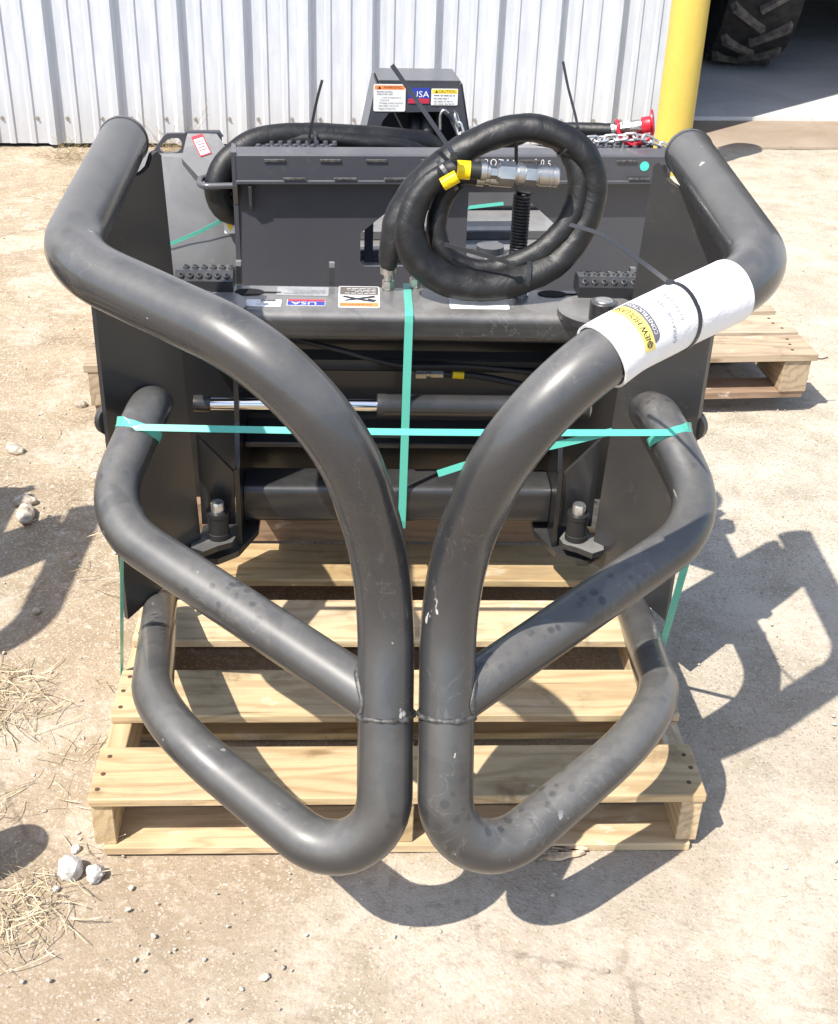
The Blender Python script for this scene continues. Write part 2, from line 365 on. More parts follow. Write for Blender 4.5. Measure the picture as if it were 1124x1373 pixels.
        if label: o['label'] = label
        if kind: o['kind'] = kind
        return o
def frames(path, closed=False):
    P = [Vector(p) for p in path]; m = len(P); out = []; u = None
    for i in range(m):
        a_ = P[(i-1) % m] if (closed or i > 0) else P[0]; b_ = P[(i+1) % m] if (closed or i < m-1) else P[-1]
        t = (b_-a_).normalized()
        if u is None: u = t.orthogonal().normalized() if abs(t.z) > .9 else t.cross(Vector((0, 0, 1))).normalized()
        u = (u-t*u.dot(t)).normalized(); out.append((P[i], t, u.copy(), t.cross(u)))
    return out
def fillet(P, rs, n=14):
    P = [Vector(p) for p in P]; out = [P[0]]
    for i in range(1, len(P)-1):
        a_ = P[i-1]-P[i]; b_ = P[i+1]-P[i]; la, lb = a_.length, b_.length; a_.normalize(); b_.normalize()
        th = acos(max(-1, min(1, a_.dot(b_)))); t = min(rs[i-1]/math.tan(th/2), la*(.75 if i == 1 else .5), lb*(.5 if i < len(P)-2 else .75))
        r = t*math.tan(th/2); c = P[i]+(a_+b_).normalized()*(r/sin(th/2)); s_ = P[i]+a_*t; e_ = P[i]+b_*t
        u = s_-c; q = e_-c; an = acos(max(-1, min(1, u.dot(q)/(r*r))))
        for k in range(n+1): f_ = k/n; out.append((u*sin((1-f_)*an)+q*sin(f_*an))/sin(an)+c)
    out.append(P[-1]); return out
def resample(P, n):
    P = [Vector(p) for p in P]; d = [0.]
    for i in range(1, len(P)): d.append(d[-1]+(P[i]-P[i-1]).length)
    out = []; j = 0
    for k in range(n):
        t = d[-1]*k/(n-1)
        while j < len(P)-2 and d[j+1] < t: j += 1
        f_ = (t-d[j])/max(1e-9, d[j+1]-d[j]); out.append(P[j].lerp(P[j+1], min(1, f_)))
    return out
def spline(P, n=10, closed=False):
    P = [Vector(p) for p in P]; m = len(P); out = []
    for i in range(m if closed else m-1):
        p0 = P[(i-1) % m] if (closed or i > 0) else P[0]; p1 = P[i]; p2 = P[(i+1) % m]; p3 = P[(i+2) % m] if (closed or i < m-2) else P[-1]
        for k in range(n):
            t = k/n; out.append(.5*((2*p1)+(p2-p0)*t+(2*p0-5*p1+4*p2-p3)*t*t+(3*p1-p0-3*p2+p3)*t**3))
    if not closed: out.append(P[-1])
    return out
def rounded(wd, ht, r, n=5, c=(0, 0)):
    out = []
    for cx, cy, a0 in ((1, 1, 0), (-1, 1, pi/2), (-1, -1, pi), (1, -1, 1.5*pi)):
        for k in range(n+1): an = a0+pi/2*k/n; out.append((c[0]+cx*(wd/2-r)+cos(an)*r, c[1]+cy*(ht/2-r)+sin(an)*r))
    return out
_txt = {}
def text_mesh(body, size, fn=None, ext=0.0):
    cu = bpy.data.curves.new('txt', 'FONT'); cu.body = body; cu.size = size; cu.align_x = 'CENTER'; cu.align_y = 'CENTER'; cu.resolution_u = 2; cu.extrude = ext
    o = bpy.data.objects.new('txt', cu); COL.objects.link(o)
    dg = bpy.context.evaluated_depsgraph_get(); dg.update(); me = o.evaluated_get(dg).to_mesh()
    V = [q.co.copy() for q in me.vertices]; Fc = [tuple(q.vertices) for q in me.polygons]
    o.evaluated_get(dg).to_mesh_clear(); bpy.data.objects.remove(o); bpy.data.curves.remove(cu)
    return ([fn(q) for q in V] if fn else V), Fc
def plane_fn(o, ux, uy, lift=0., sx=1.):
    o = Vector(o); ux = Vector(ux).normalized(); uy = Vector(uy).normalized(); nz = ux.cross(uy)
    return lambda q: o+ux*q.x*sx+uy*q.y+nz*(lift+q.z)
def decal(name, parent, o, ux, uy, wd, ht, items, mats, base=0, label=None):
    """thin sheet with print: items = ('rect',cx,cy,w,h,mi) | ('text',str,size,cx,cy,mi[,sx]) | ('poly',pts,mi)"""
    mb = MB(); ux = Vector(ux).normalized(); uy = Vector(uy).normalized(); o = Vector(o); nz = ux.cross(uy)
    mb.prism(rounded(wd, ht, min(wd, ht)*.06, 3), o+nz*.0008, ux, uy, .0008, base)
    lev = 0
    for it in items:
        lev += 1; h = .0014+.00012*lev
        if it[0] == 'rect':
            _, cx, cy, w_, h_, mi = it; q = [(-1, -1), (1, -1), (1, 1), (-1, 1)]
            mb.add([o+ux*(cx+w_/2*a_)+uy*(cy+h_/2*b_)+nz*h for a_, b_ in q], [(0, 1, 2, 3)], mi)
        elif it[0] == 'poly': mb.add([o+ux*a_+uy*b_+nz*h for a_, b_ in it[1]], [tuple(range(len(it[1])))], it[2])
        else:
            sx = it[6] if len(it) > 6 else 1.
            V, Fc = text_mesh(it[1], it[2], plane_fn(o+ux*it[3]+uy*it[4], ux, uy, h, sx)); mb.add(V, Fc, it[5])
    return mb.build(name, mats, parent, label=label)
def lines(x0, x1, y0, dy, n, h, mi, rnd):
    out = []
    for i in range(n):
        x = x0; y = y0-dy*i; end = x1-(x1-x0)*rnd.uniform(0, .35)
        while x < end:
            l = rnd.uniform(.006, .016); l = min(l, end-x)
            if l > .002: out.append(('rect', x+l/2, y, l, h, mi))
            x += l+.0025
    return out
def copy_tree(o, parent=None):
    c = o.copy(); COL.objects.link(c)
    if parent: c.parent = parent
    for ch in list(o.children): copy_tree(ch, c)
    return c

GS, GSH = .93, Vector((-.00556, -.10468, .10783))           # the grapple group: size and where it stands on its timber
def settle(o):
    o.location = GSH+Vector(o.location)*GS; o.scale = (GS, GS, GS); return o
# ------------------------------------------------------------------ ground, apron, shop floor
def axis_coords(lo, hi, step, far):
    a_ = [-far, -far*.5, -far*.25, lo-4, lo-1.5, lo-.5]; x = lo
    while x <= hi+1e-6: a_.append(x); x += step
    return a_+[hi+.5, hi+1.5, hi+4, far*.25, far*.5, far]
gx = axis_coords(-2.4, 3.2, .026, 90); gy = axis_coords(-.9, 5.2, .026, 90)
gv = []; gf = []
for y in gy:
    for x in gx:
        k = max(0., min(1., 1-max(abs(x)-3, y-5, -y-1, 0)/1.))
        z = (noise.noise(Vector((x*1.6, y*1.6, 0)))*.006+noise.noise(Vector((x*6, y*6, 3)))*.0035+noise.noise(Vector((x*19, y*19, 7)))*.0028)*k
        gv.append((x, y, min(z, .004)-.003))
nx = len(gx)
for j in range(len(gy)-1):
    for i in range(nx-1): a_ = j*nx+i; gf.append((a_, a_+1, a_+nx+1, a_+nx))
g = MB(); g.v = gv; g.f = gf; g.mi = [0]*len(gf)
tag(g.build('ground', M['ground'], smooth=80), kind='structure')
WY = .0779; wux = Vector((cos(WY), sin(WY), 0)); wuy = Vector((-sin(WY), cos(WY), 0)); W0 = Vector((-1.5326, 4.6419, 0))
def wp(s_, d, z=0.): return W0+wux*s_+wuy*d+Vector((0, 0, z))
m_ = MB(); m_.prism([(3.2, -.02), (12, -.02), (12, .585), (3.2, .585)], W0+Vector((0, 0, .003)), wux, wuy, .012)
tag(m_.build('concrete_apron', M['apron']), kind='structure')
m_ = MB(); m_.prism([(3.1, .58), (14, .58), (14, 9), (-7, 9), (-7, .12), (3.1, .12)], W0+Vector((0, 0, -.005)), wux, wuy, .07)
tag(m_.build('shop_floor', M['slab']), kind='structure')

# ------------------------------------------------------------------ shed wall
shed = thing('metal_shed', 'shed with white corrugated metal wall and dark open bay', 'building', W0, WY)
def panel(nr=3):
    P = .3048; prof = []
    for i in range(nr):
        s0 = i*P
        prof += [(s0-.046, 0), (s0-.028, -.033), (s0, -.033), (s0+.019, 0), (s0+.079, 0), (s0+.087, -.007), (s0+.107, -.007), (s0+.115, 0),
                 (s0+.176, 0), (s0+.184, -.007), (s0+.204, -.007), (s0+.212, 0)]
    prof.append((nr*P-.0465, 0))
    mb = MB(); n = len(prof); zs = [.015, .6, 1.3, 4.]
    for z in zs: mb.v += [(x, y, z) for x, y in prof]
    for r in range(len(zs)-1):
        for i in range(n-1): mb.f.append((r*n+i, r*n+i+1, (r+1)*n+i+1, (r+1)*n+i))
    mb.mi = [0]*len(mb.f); return mb
p0 = panel().build('wall_panel', M['wall'], shed); p0.location = (0, 0, 0)
for k, sx in enumerate((-.9144*5, -.9144*4, -.9144*3, -.9144*2, -.9144, .9144, .9144*2)):
    c = p0.copy(); COL.objects.link(c); c.parent = shed; c.location = (sx, 0, 0)
# narrow last piece to the door jamb
for k in range(5):  # unseen panels right of the bay, added to cut its sky light
    c = p0.copy(); COL.objects.link(c); c.parent = shed; c.location = (5.35+.9144*k, 0, 0)
p1 = panel(1).build('wall_panel', M['wall'], shed); p1.location = (2.7432, 0, 0); mb = MB()
mb.prism([(2.9975, .12), (3.006, .12), (3.006, -.010), (2.9975, -.010)], (0, 0, 2.01), (1, 0, 0), (0, 1, 0), 3.99); mb.build('door_jamb', M['wall'], shed)
mb = MB()
for i in range(-12, 10):
    for (dx, z) in ((.055, .135), (-.085, .135)):
        mb.lathe([(.009, 0), (.009, -.003), (.005, -.004), (.005, -.009)], (i*.3048+dx, -.001, z), (0, 1, 0), 8)
mb.build('screw_heads', M['silver'], shed, kind='stuff')
mb = MB()
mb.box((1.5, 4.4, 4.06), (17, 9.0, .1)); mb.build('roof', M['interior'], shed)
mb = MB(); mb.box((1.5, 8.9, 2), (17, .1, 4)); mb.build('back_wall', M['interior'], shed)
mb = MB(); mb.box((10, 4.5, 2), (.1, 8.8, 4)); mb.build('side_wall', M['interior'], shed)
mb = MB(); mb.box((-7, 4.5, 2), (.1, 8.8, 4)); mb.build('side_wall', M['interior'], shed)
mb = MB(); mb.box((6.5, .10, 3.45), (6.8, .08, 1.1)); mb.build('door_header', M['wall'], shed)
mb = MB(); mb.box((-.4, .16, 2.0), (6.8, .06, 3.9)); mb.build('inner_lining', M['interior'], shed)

# bollard
bol = thing('bollard', 'tall yellow painted steel bollard at the corner of the open bay', 'bollard', (1.428, 4.42, 0))
mb = MB(); n = 28; V = []
mb.lathe([(.0865, -.05), (.0865, .99), (.084, 1.01)], (0, 0, 0), n=n); mb.build('post', M['pole'], bol, smooth=40)
mb = MB(); mb.lathe([(.084, 1.011), (.065, 1.04), (.03, 1.055)], (0, 0, 0), n=n); mb.build('cap', M['pole'], bol, smooth=40)

# tractor in the shade of the bay
tr = thing('tractor', 'big lugged tractor tyres standing in the shade of the open bay', 'tractor', (2.50, 7.2, .03))
def wheel(px, py, R, wd, rz, nl):
    ax = Vector((cos(rz), sin(rz), 0)); side = Vector((-sin(rz), cos(rz), 0)); c = Vector((px, py, R))
    mb = MB(); pr = [(R*.55, -wd*.46), (R*.8, -wd*.52), (R*.93, -wd*.46), (R*.955, -wd*.25), (R*.965, 0), (R*.955, wd*.25), (R*.93, wd*.46), (R*.8, wd*.52), (R*.55, wd*.46)]
    mb.lathe(pr, c, ax, 40); ty = mb.build('tyre', M['tyre'], tr, smooth=50)
    base = None
    for k in range(nl):
        for sd in (-1, 1):
            th = 2*pi*(k+(.5 if sd > 0 else 0))/nl
            rad = side*cos(th)+Vector((0, 0, 1))*sin(th); tan = -side*sin(th)+Vector((0, 0, 1))*cos(th)
            if base is None:
                m2 = MB()
                m2.add([(-.03, -.02, -.02), (wd*.5, -.02, -.05), (wd*.5, .03, -.05), (-.03, .03, -.02), (-.03, -.012, .035), (wd*.47, -.012, .02), (wd*.47, .02, .02), (-.03, .02, .035)],
                       [(0, 3, 2, 1), (4, 5, 6, 7), (0, 1, 5, 4), (1, 2, 6, 5), (2, 3, 7, 6), (3, 0, 4, 7)])
                base = m2.build('lug', M['lug'], ty); lg = base
            else: lg = base.copy(); COL.objects.link(lg); lg.parent = ty
            d_ = (ax*sd*.80-tan*.60).normalized(); e_ = rad.cross(d_).normalized()*(1)
            lg.matrix_local = Matrix(((d_.x, e_.x, rad.x, 0), (d_.y, e_.y, rad.y, 0), (d_.z, e_.z, rad.z, 0), (0, 0, 0, 1)))
            lg.location = c+rad*R*.965
    mb = MB(); mb.lathe([(R*.56, -wd*.3), (R*.5, -wd*.1), (.15, 0), (.15, .1)], c, ax, 28); mb.build('rim', M['lyellow'], tr, smooth=40)
wheel(0, 0, .86, .50, radians(-6), 18)
wheel(-.46, .9, .80, .42, radians(-6), 16)
mb = MB(); mb.box((.8, .1, .9), (1.1, .3, .3), .03); mb.build('axle_housing', M['black'], tr)
mb = MB(); mb.box((1.3, .5, 1.3), (.7, 2.0, .7), .06); mb.build('hood', M['interior'], tr)

# ------------------------------------------------------------------ pallets
def board_mesh(name, lx, ly, lz, mat, bev=.0015):
    mb = MB(); mb.box((0, 0, 0), (lx, ly, lz), bev); o = mb.build(name, mat); me = o.data; bpy.data.objects.remove(o); return me
def inst(name, me, parent, loc, rz=0., ry=0.):
    o = bpy.data.objects.new(name, me); COL.objects.link(o); o.parent = parent; o.location = loc; o.rotation_euler = (0, ry, rz); return o
pal = thing('pallet', 'pale new pine pallet under the round tube grapple', 'pallet', (0, 0, 0))
Wp = 1.016
rows = [(0, .127), (.2064, .3395), (.4302, .5693), (.6423, .7856), (.861, .997), (1.08, 1.219)]
xoff = [0, .001, .003, -.002, .002, 0]
for (y0, y1), xo in zip(rows, xoff):
    inst('deck_board', board_mesh('deck_board', Wp+random.uniform(-.004, .003), y1-y0, .0175, M['wood'], .0022), pal, (xo, (y0+y1)/2, .1152+random.uniform(-.0006, .0006)), random.uniform(-.003, .003))
sm_ = board_mesh('stringer', 1.213, .036, .0885, M['wood'])
for x in (-.488, .004, .487): inst('stringer', sm_, pal, (x, .612, .0613), pi/2)
bb = board_mesh('bottom_board', Wp-.03, .095, .0165, M['wood'])
for y in (.0455, .33, .62, .9, 1.17): inst('bottom_board', bb, pal, (random.uniform(-.003, .003), y, .0085))
mb = MB()
for (y0, y1) in rows:
    for x in (-.488, .004, .487):
        for k in range(3):
            mb.lathe([(.0042, 0), (.0042, .0012), (.002, .0014)], (x+random.uniform(-.008, .008), y0+(y1-y0)*(.2+.3*k)+random.uniform(-.006, .006), .1236), (0, 0, 1), 8)
mb.build('nail_heads', M['nail'], pal, kind='stuff')

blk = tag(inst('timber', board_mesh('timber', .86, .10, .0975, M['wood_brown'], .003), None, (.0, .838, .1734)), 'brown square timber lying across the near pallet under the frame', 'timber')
RO = Vector((.17, 1.70, 0)); RZ = radians(4.2); RX = Vector((cos(RZ), sin(RZ), 0)); RY = Vector((-sin(RZ), cos(RZ), 0))
rpal = thing('pallet', 'wide weathered pallet under the rotary cutter in the background', 'pallet', RO, RZ)
RZ0 = .05
for k, (w0, w1) in enumerate(((-.06, .085), (.105, .245), (.275, .41), (.46, .6), (.65, .79), (.84, .98), (1.03, 1.17), (1.22, 1.36))):
    me = board_mesh('deck_board', 2.06-.01*(k % 3)+.01*(k % 2), w1-w0, .022, M['wood_rear'])
    inst('deck_board', me, rpal, (.045+.005*(k % 3), (w0+w1)/2, RZ0+.131), random.uniform(-.004, .004))
smr = board_mesh('stringer', 1.42, .08, .098, M['wood_rear'])
for u in (-.935, -.3, .35, 1.02): inst('stringer', smr, rpal, (u, .655, RZ0+.0705), pi/2)
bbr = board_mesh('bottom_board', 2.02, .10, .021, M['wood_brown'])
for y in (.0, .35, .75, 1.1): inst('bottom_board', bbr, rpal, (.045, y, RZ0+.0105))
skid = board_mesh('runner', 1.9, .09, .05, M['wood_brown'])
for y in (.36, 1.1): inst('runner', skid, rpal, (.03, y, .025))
mb = MB()
for (w0) in (-.06, .105, .275, .46):
    for u in (-.935, 1.02):
        for k in range(3): mb.lathe([(.005, 0), (.005, .0014), (.002, .0016)], (u+random.uniform(-.02, .02), w0+.03+.04*k, RZ0+.1418), (0, 0, 1), 8)
mb.build('nail_heads', M['nail'], rpal, kind='stuff')
mb = MB(); mb.tube([(1.05, -.035, RZ0+.117), (1.10, -.04, RZ0+.117), (1.115, -.038, RZ0+.121)], .0022, 6); mb.build('bent_nail', M['nail'], rpal)

# ------------------------------------------------------------------ bale squeeze
XC = .0133; sq = thing('bale_squeeze', 'dark grey bale grapple of bent round tubes strapped on the near pallet', 'grapple', (XC, .40, .124))
OFF = Vector((XC, .40, .124))
def L(x, y, z): return Vector((x, y-.40, z-.124))          # object axis coordinates -> local
T0, T1, VA, V0, V1, L1, L0, M1, M0 = [(0.498, 0.690, 1.003), (0.4974, 0.1707, 0.9664), (0.1275, -0.1094, 0.9124), (0.0453, 0.0053, 0.5589), (0.0451, -0.1975, 0.0985), (0.4144, 0.0354, 0.2685), (0.493, 0.6204, 0.0745), (0.5171, 0.2942, 0.4765), (0.4586, 0.491, 0.5773)]
def mir(p, sd): return Vector((p[0]*sd, p[1], p[2]))
def loc(P): return [L(*p) for p in P]
def ext(a_, b_, d):                                          # extend b beyond by d
    a_, b_ = Vector(a_), Vector(b_); return b_+(b_-a_).normalized()*d
main = fillet([T0, T1, VA, V0, V1, L1, ext(L1, L0, .03)], [.1817, .3763, .3204, .0918, .242], 16)
J = Vector(V1).lerp(Vector(V0), .6032)
# split at the weld ring
ki = min(range(len(main)), key=lambda i: abs(main[i].z-.36) if main[i].y < .1 and main[i].x < .1 else 9)
JW = Vector(V1).lerp(Vector(V0), .58)
up_path = [p for p in main[:1]]; lo_path = []
seen = False
for i, p in enumerate(main):
    if not seen and (i > 20 and p.x < .06 and p.z < JW.z): seen = True
    (lo_path if seen else up_path).append(p)
up_path = resample(up_path[1:] + [JW], 90); lo_path = resample([JW]+lo_path, 90)
mid_path = resample(fillet([Vector(M0)+Vector((.020, .165, -.062)), Vector(M0)+Vector((.002, .004, .002)), M1, J], [.10, .1664], 18), 70)
RT, RM, RL = .0418, .0385, .0350
def lo_rad(i, n):
    f_ = i/(n-1)
    if f_ < .22: return RT
    if f_ < .42: return RT+(RL+.001-RT)*((f_-.22)/.2)
    return RL+.001-(.0015)*((f_-.42)/.58)
for sd in (-1, 1):
    mb = MB(); mb.tube(loc([mir(p, sd) for p in up_path]), RT, 40)
    up_o = mb.build('upper_tube', M['paint_top'], sq, smooth=50)
    e0 = L(*mir(T0, sd)); ed = (L(*mir(T0, sd))-L(*mir(T1, sd))).normalized()
    mb = MB(); mb.lathe([(RT*.6, -.004), (RT*1.025, -.004), (RT*1.045, .001), (RT*1.03, .006), (RT*.97, .009), (RT*.85, .010)], e0, ed, 36); mb.build('end_cap', M['paint_top'], up_o, smooth=40)
    mb = MB(); lp = loc([mir(p, sd) for p in lo_path]); mb.tube(lp, [lo_rad(i, 90) for i in range(90)], 36); mb.build('lower_tube', M['paint'], sq, smooth=50)
    mb = MB(); mb.tube(loc([mir(p, sd) for p in mid_path]), RM, 36); mb.build('middle_tube', M['paint'], sq, smooth=50)
    # weld bead rings
    def ring(c, axis, r, rr, wob=.15, n=44):
        ax = Vector(axis).normalized(); u = ax.orthogonal().normalized(); w_ = ax.cross(u)
        pth = [Vector(c)+(u*cos(2*pi*k/n)+w_*sin(2*pi*k/n))*r+ax*random.uniform(-.0012, .0012) for k in range(n)]
        mb = MB(); mb.tube(pth, [rr*random.uniform(1-wob, 1+wob) for k in range(n)], 6, closed=True); return mb
    dv = (Vector(V0)-Vector(V1)); dv.x *= sd
    ring(L(*mir(JW, sd)), dv, RT*.995, .0040, .35).build('weld_bead', M['weld'], sq, smooth=60)
    # saddle weld where the middle tube meets the upright
    md = (Vector(M1)-J).normalized(); md = Vector((md.x*sd, md.y, md.z)); jc = L(*mir(J, sd)); vd = dv.normalized()
    pth = []; u = md.orthogonal().normalized(); w_ = md.cross(u)
    for k in range(40):
        q = (u*cos(2*pi*k/40)+w_*sin(2*pi*k/40))*RM*1.0
        # distance along md to leave the upright's cylinder
        qp = q-vd*q.dot(vd); mp_ = md-vd*md.dot(vd); A = mp_.dot(mp_); B = 2*qp.dot(mp_); C_ = qp.dot(qp)-RT*RT
        disc = max(0, B*B-4*A*C_); t = (-B+sqrt(disc))/(2*A); pth.append(jc+q+md*t)
    mb = MB(); mb.tube(pth, [.0042*random.uniform(.7, 1.3) for k in range(40)], 6, closed=True); mb.build('weld_bead', M['weld'], sq, smooth=60)
    # upright arm plate
    pin_, pout = Vector((.4175*sd, .69, 0)), Vector((.550*sd, .55, 0)); ux = (pout-pin_).normalized(); ln = (pout-pin_).length
    poly = [(0, .138), (ln*.3, .138), (ln, .09), (ln*1.0, .60), (ln*.99, .975), (ln*.62, .972), (ln*.5, .964), (ln*.40, .960), (ln*.31, .960), (.045, .964), (.033, .970), (.026, .980), (.020, .990), (.010, .994), (0, .986)]
    lean = lambda P: [(a_+(.032*(b_-.138)/.85-.006)*(1-a_/ln), b_) for a_, b_ in P]
    mb = MB(); mb.prism(lean(poly), L(pin_.x, pin_.y, 0), ux, (0, 0, 1), .012); pl = mb.build('arm_plate', M['paint_plate'], sq)
    nrm = Vector((-ux.y, ux.x, 0)); nrm = nrm if nrm.y < 0 else -nrm
    mb = MB(); mb.prism(lean([(-.006, .15), (.022, .17), (.022, .93), (-.006, .945)]), L(pin_.x, pin_.y, 0)+nrm*-.0135, ux, (0, 0, 1), .014); mb.build('hinge_flange', M['paint_plate'], pl)
    mb = MB(); mb.lathe([(.032, 0), (.032, .012), (.022, .016)], L(pin_.x, pin_.y, 0)+ux*.172+Vector((0, 0, .525))-nrm*.006, -nrm, 20); mb.build('bolt_boss', M['paint_plate'], pl, smooth=40)
    # where tubes meet the plate: weld fillets
    for (pp, rr, q) in ((M0, RM, M1), (L0, RL-.002, L1)):
        pass
    # top pivot plate with boss and pin
    cxp = .392
    pts = [(cxp*sd+.085*cos(a_)*1.0, .795+.085*sin(a_)) for a_ in [2*pi*k/36 for k in range(36)]]
    mb = MB(); mb.prism(pts, (0, -.40, .661-.124), (1, 0, 0), (0, 1, 0), .014); pv = mb.build('pivot_plate', M['paint_dusty'], sq)
    mb = MB(); mb.prism([(cxp*sd-.03*sd, .72), ((cxp+.10)*sd, .64), ((cxp+.10)*sd, .93), (cxp*sd-.06*sd, .93)], (0, -.40, .6465-.124), (1, 0, 0), (0, 1, 0), .012); mb.build('hinge_ear', M['paint_dusty'], pv)
    mb = MB(); mb.lathe([(.027, 0), (.027, .034), (.025, .036), (.0185, .036)], L(.387*sd, .745, .668), n=28); bo = mb.build('pin_boss', M['paint_clean_shaded'], pv, smooth=35)
    mb = MB(); mb.lathe([(.018, .02), (.018, .037), (.0165, .0385)], L(.387*sd, .745, .668), n=24); mb.build('pin', M['pin'], bo, smooth=35)
    mb = MB(); mb.tube([L(.387*sd-.01, .716, .676), L(.387*sd-.006, .706, .676)], .005, 8); mb.build('grease_nipple', M['silver'], bo)
    # rear step tread
    x0, x1 = (.357, .50) if sd > 0 else (-.452, -.338)
    mb = MB(); cs = [( -.032, 0), (-.032, .022), (-.026, .033), (-.015, .039), (.015, .039), (.026, .033), (.032, .022), (.032, 0)]
    mb.prism([(b_, c_) for b_, c_ in cs], L((x0+x1)/2, .89, .668), (0, 1, 0), (0, 0, 1), x1-x0); st = mb.build('step_tread', M['paint_clean_shaded'], sq)
    mb = MB(); mh = MB(); nb = 7 if sd > 0 else 6
    for k in range(nb):
        xx = x0+.012+(x1-x0-.024)*k/(nb-1)
        for (yy, zz, ax) in ((-.026, .0315, (0, -.6, .8)), (0, .039, (0, 0, 1)), (.026, .0315, (0, .6, .8))):
            o_ = L(xx+(.008 if yy == 0 else 0), .89+yy, .668+zz)
            mb.lathe([(.0075, -.002), (.0062, .0035), (.0045, .0045)], o_, ax, 10); mh.lathe([(.0040, .002), (.0040, .0049)], o_, ax, 8)
    mb.build('tread_teeth', M['paint_plate'], st, kind='stuff'); mh.build('tread_hole_shade', M['dark'], st, kind='stuff')  # dark plugs on the teeth stand in for shaded holes
    # lower pivot
    mb = MB(); mb.prism([(.30*sd, .79), (.335*sd, .70), (.375*sd, .668), (.40*sd, .668), (.425*sd, .70), (.42*sd, .80), (.36*sd, .86), (.30*sd, .86)], (0, -.40, .150-.124), (1, 0, 0), (0, 1, 0), .014); lv = mb.build('pivot_plate', M['paint_clean_shaded'], sq)
    pts = [(.374*sd+.034*cos(a_), .70+.034*sin(a_)) for a_ in [pi*k/8 for k in range(17)][:16]]
    mb = MB(); mb.prism([(.340*sd, .70), (.345*sd, .678), (.374*sd, .662), (.40*sd, .64), (.427*sd, .655), (.43*sd, .69), (.40*sd, .73), (.36*sd, .735)], (0, -.40, .186-.124), (1, 0, 0), (0, 1, 0), .013); mb.build('hinge_ear', M['paint_dusty'], lv)
    mb = MB(); mb.lathe([(.0235, 0), (.0235, .012), (.0215, .013), (.0215, .05), (.0235, .052), (.0235, .062), (.013, .062)], L(.374*sd, .70, .193), n=26); bo = mb.build('pin_boss', M['black'], lv, smooth=35)
    mb = MB(); mb.lathe([(.0135, .05), (.0135, .080), (.012, .083)], L(.374*sd, .70, .193), n=22); mb.build('pin', M['pin'], bo, smooth=35)
    # gussets
    mb = MB(); mb.prism([(.722, .155), (.80, .155), (.985, .155), (.985, .60), (.80, .60), (.775, .42), (.745, .335), (.728, .335)], L(.334*sd, 0, 0)+Vector((0, 0, 0)), (0, 1, 0), (0, 0, 1), .010); mb.build('side_plate', M['paint_deep_shade'], sq)
    mb = MB(); mb.prism([(.342*sd, .20), (.342*sd, .325), (.413*sd, .41), (.413*sd, .20)], L(0, .742, 0), (1, 0, 0), (0, 0, 1), .010); mb.build('gusset', M['paint_clean_shaded'], sq)
# frame
mb = MB(); mb.prism(rounded(.165, .062, .018, 5), L(0, .8665, .6245), (0, 1, 0), (0, 0, 1), .74); ub = mb.build('upper_beam', M['paint_dusty'], sq, smooth=35)
mb = MB(); mb.prism(rounded(.10, .088, .016, 5), L(0, .835, .2185), (0, 1, 0), (0, 0, 1), .655); lb_ = mb.build('lower_beam', M['paint_clean_shaded'], sq, smooth=35)
mb = MB(); mb.box(L(0, .991, .37), (1.08, .010, .492), .002); mb.build('back_plate', M['paint_deep_shade'], sq)
mb = MB(); mb.box(L(0, .915, .50), (.65, .05, .03), .004); mb.build('cross_bar', M['paint_deep_shade'], sq)
mb = MB(); mb.box(L(0, .90, .335), (.655, .12, .012), .002); mb.build('shelf_plate', M['paint_deep_shade'], sq)
for x in (-.335, -.143, .486):
    mb = MB(); mb.prism([(-.010, 0), (.010, 0), (.010, .038), (.006, .046), (-.006, .046), (-.010, .038)], L(x, .962, .652), (0, 1, 0), (0, 0, 1), .011); mb.build('lifting_lug', M['paint_dusty'], sq)
for x, y in ((-.309, .893), (.312, .91)):
    mb = MB(); pts = [(x+.030*cos(2*pi*k/20), y+.019*sin(2*pi*k/20)) for k in range(20)]
    mb.prism(pts, L(0, .40, .6565)-L(0, .8, .124)+Vector((0, .0, 0)), (1, 0, 0), (0, 1, 0), .001)
    mb.prism([(x+.028, y-.003), (x+.062, y-.003), (x+.066, y), (x+.062, y+.003), (x+.028, y+.003)], L(0, .40, .6565)-L(0, .8, .124), (1, 0, 0), (0, 1, 0), .0011)
    h_ = mb.build('slot_hole_shade', M['dark'], sq)  # flat black shape on the beam top, drawn for the shade in a slot
# cylinder
cy, cz = .80, .45
mb = MB(); mb.tube([L(-.418, cy, cz), L(-.045, cy, cz)], .0135, 24); mb.build('cylinder_rod', M['chrome'], sq, smooth=40)
mb = MB(); mb.lathe([(.0175, 0), (.0175, .03), (.0155, .034)], L(-.422, cy, cz), (1, 0, 0), 20); mb.build('rod_eye', M['paint_clean_shaded'], sq, smooth=40)
mb = MB(); mb.lathe([(.020, 0), (.0245, .002), (.0245, .018), (.0235, .02), (.0235, .44), (.016, .445)], L(-.049, cy, cz), (1, 0, 0), 28); mb.build('cylinder_barrel', M['paint_clean_shaded'], sq, smooth=40)
# inner hoses and fitting
mb = MB(); mb.lathe([(.011, 0), (.011, .022), (.006, .023), (.006, .030), (.0085, .031), (.0085, .058), (.007, .06)], L(.035, .90, .478), (1, 0, 0), 6); mb.build('hose_fitting', M['silver'], sq)
mb = MB(); mb.tube(spline([L(.09, .90, .478), L(.16, .90, .475), L(.25, .89, .462), L(.33, .87, .45)], 8), .0075, 12); hs = mb.build('inner_hose', M['black'], sq, smooth=60)
mb = MB(); mb.tube([L(.113, .90, .4775), L(.137, .90, .476)], .0092, 12); mb.build('hose_tag', M['yellow_tag'], hs, smooth=60)
mb = MB(); mb.tube(spline([L(-.25, .90, .56), L(-.12, .86, .545), L(0, .87, .51), L(.15, .89, .50), L(.3, .88, .49)], 8), .006, 10); mb.build('inner_hose', M['black'], sq, smooth=60)
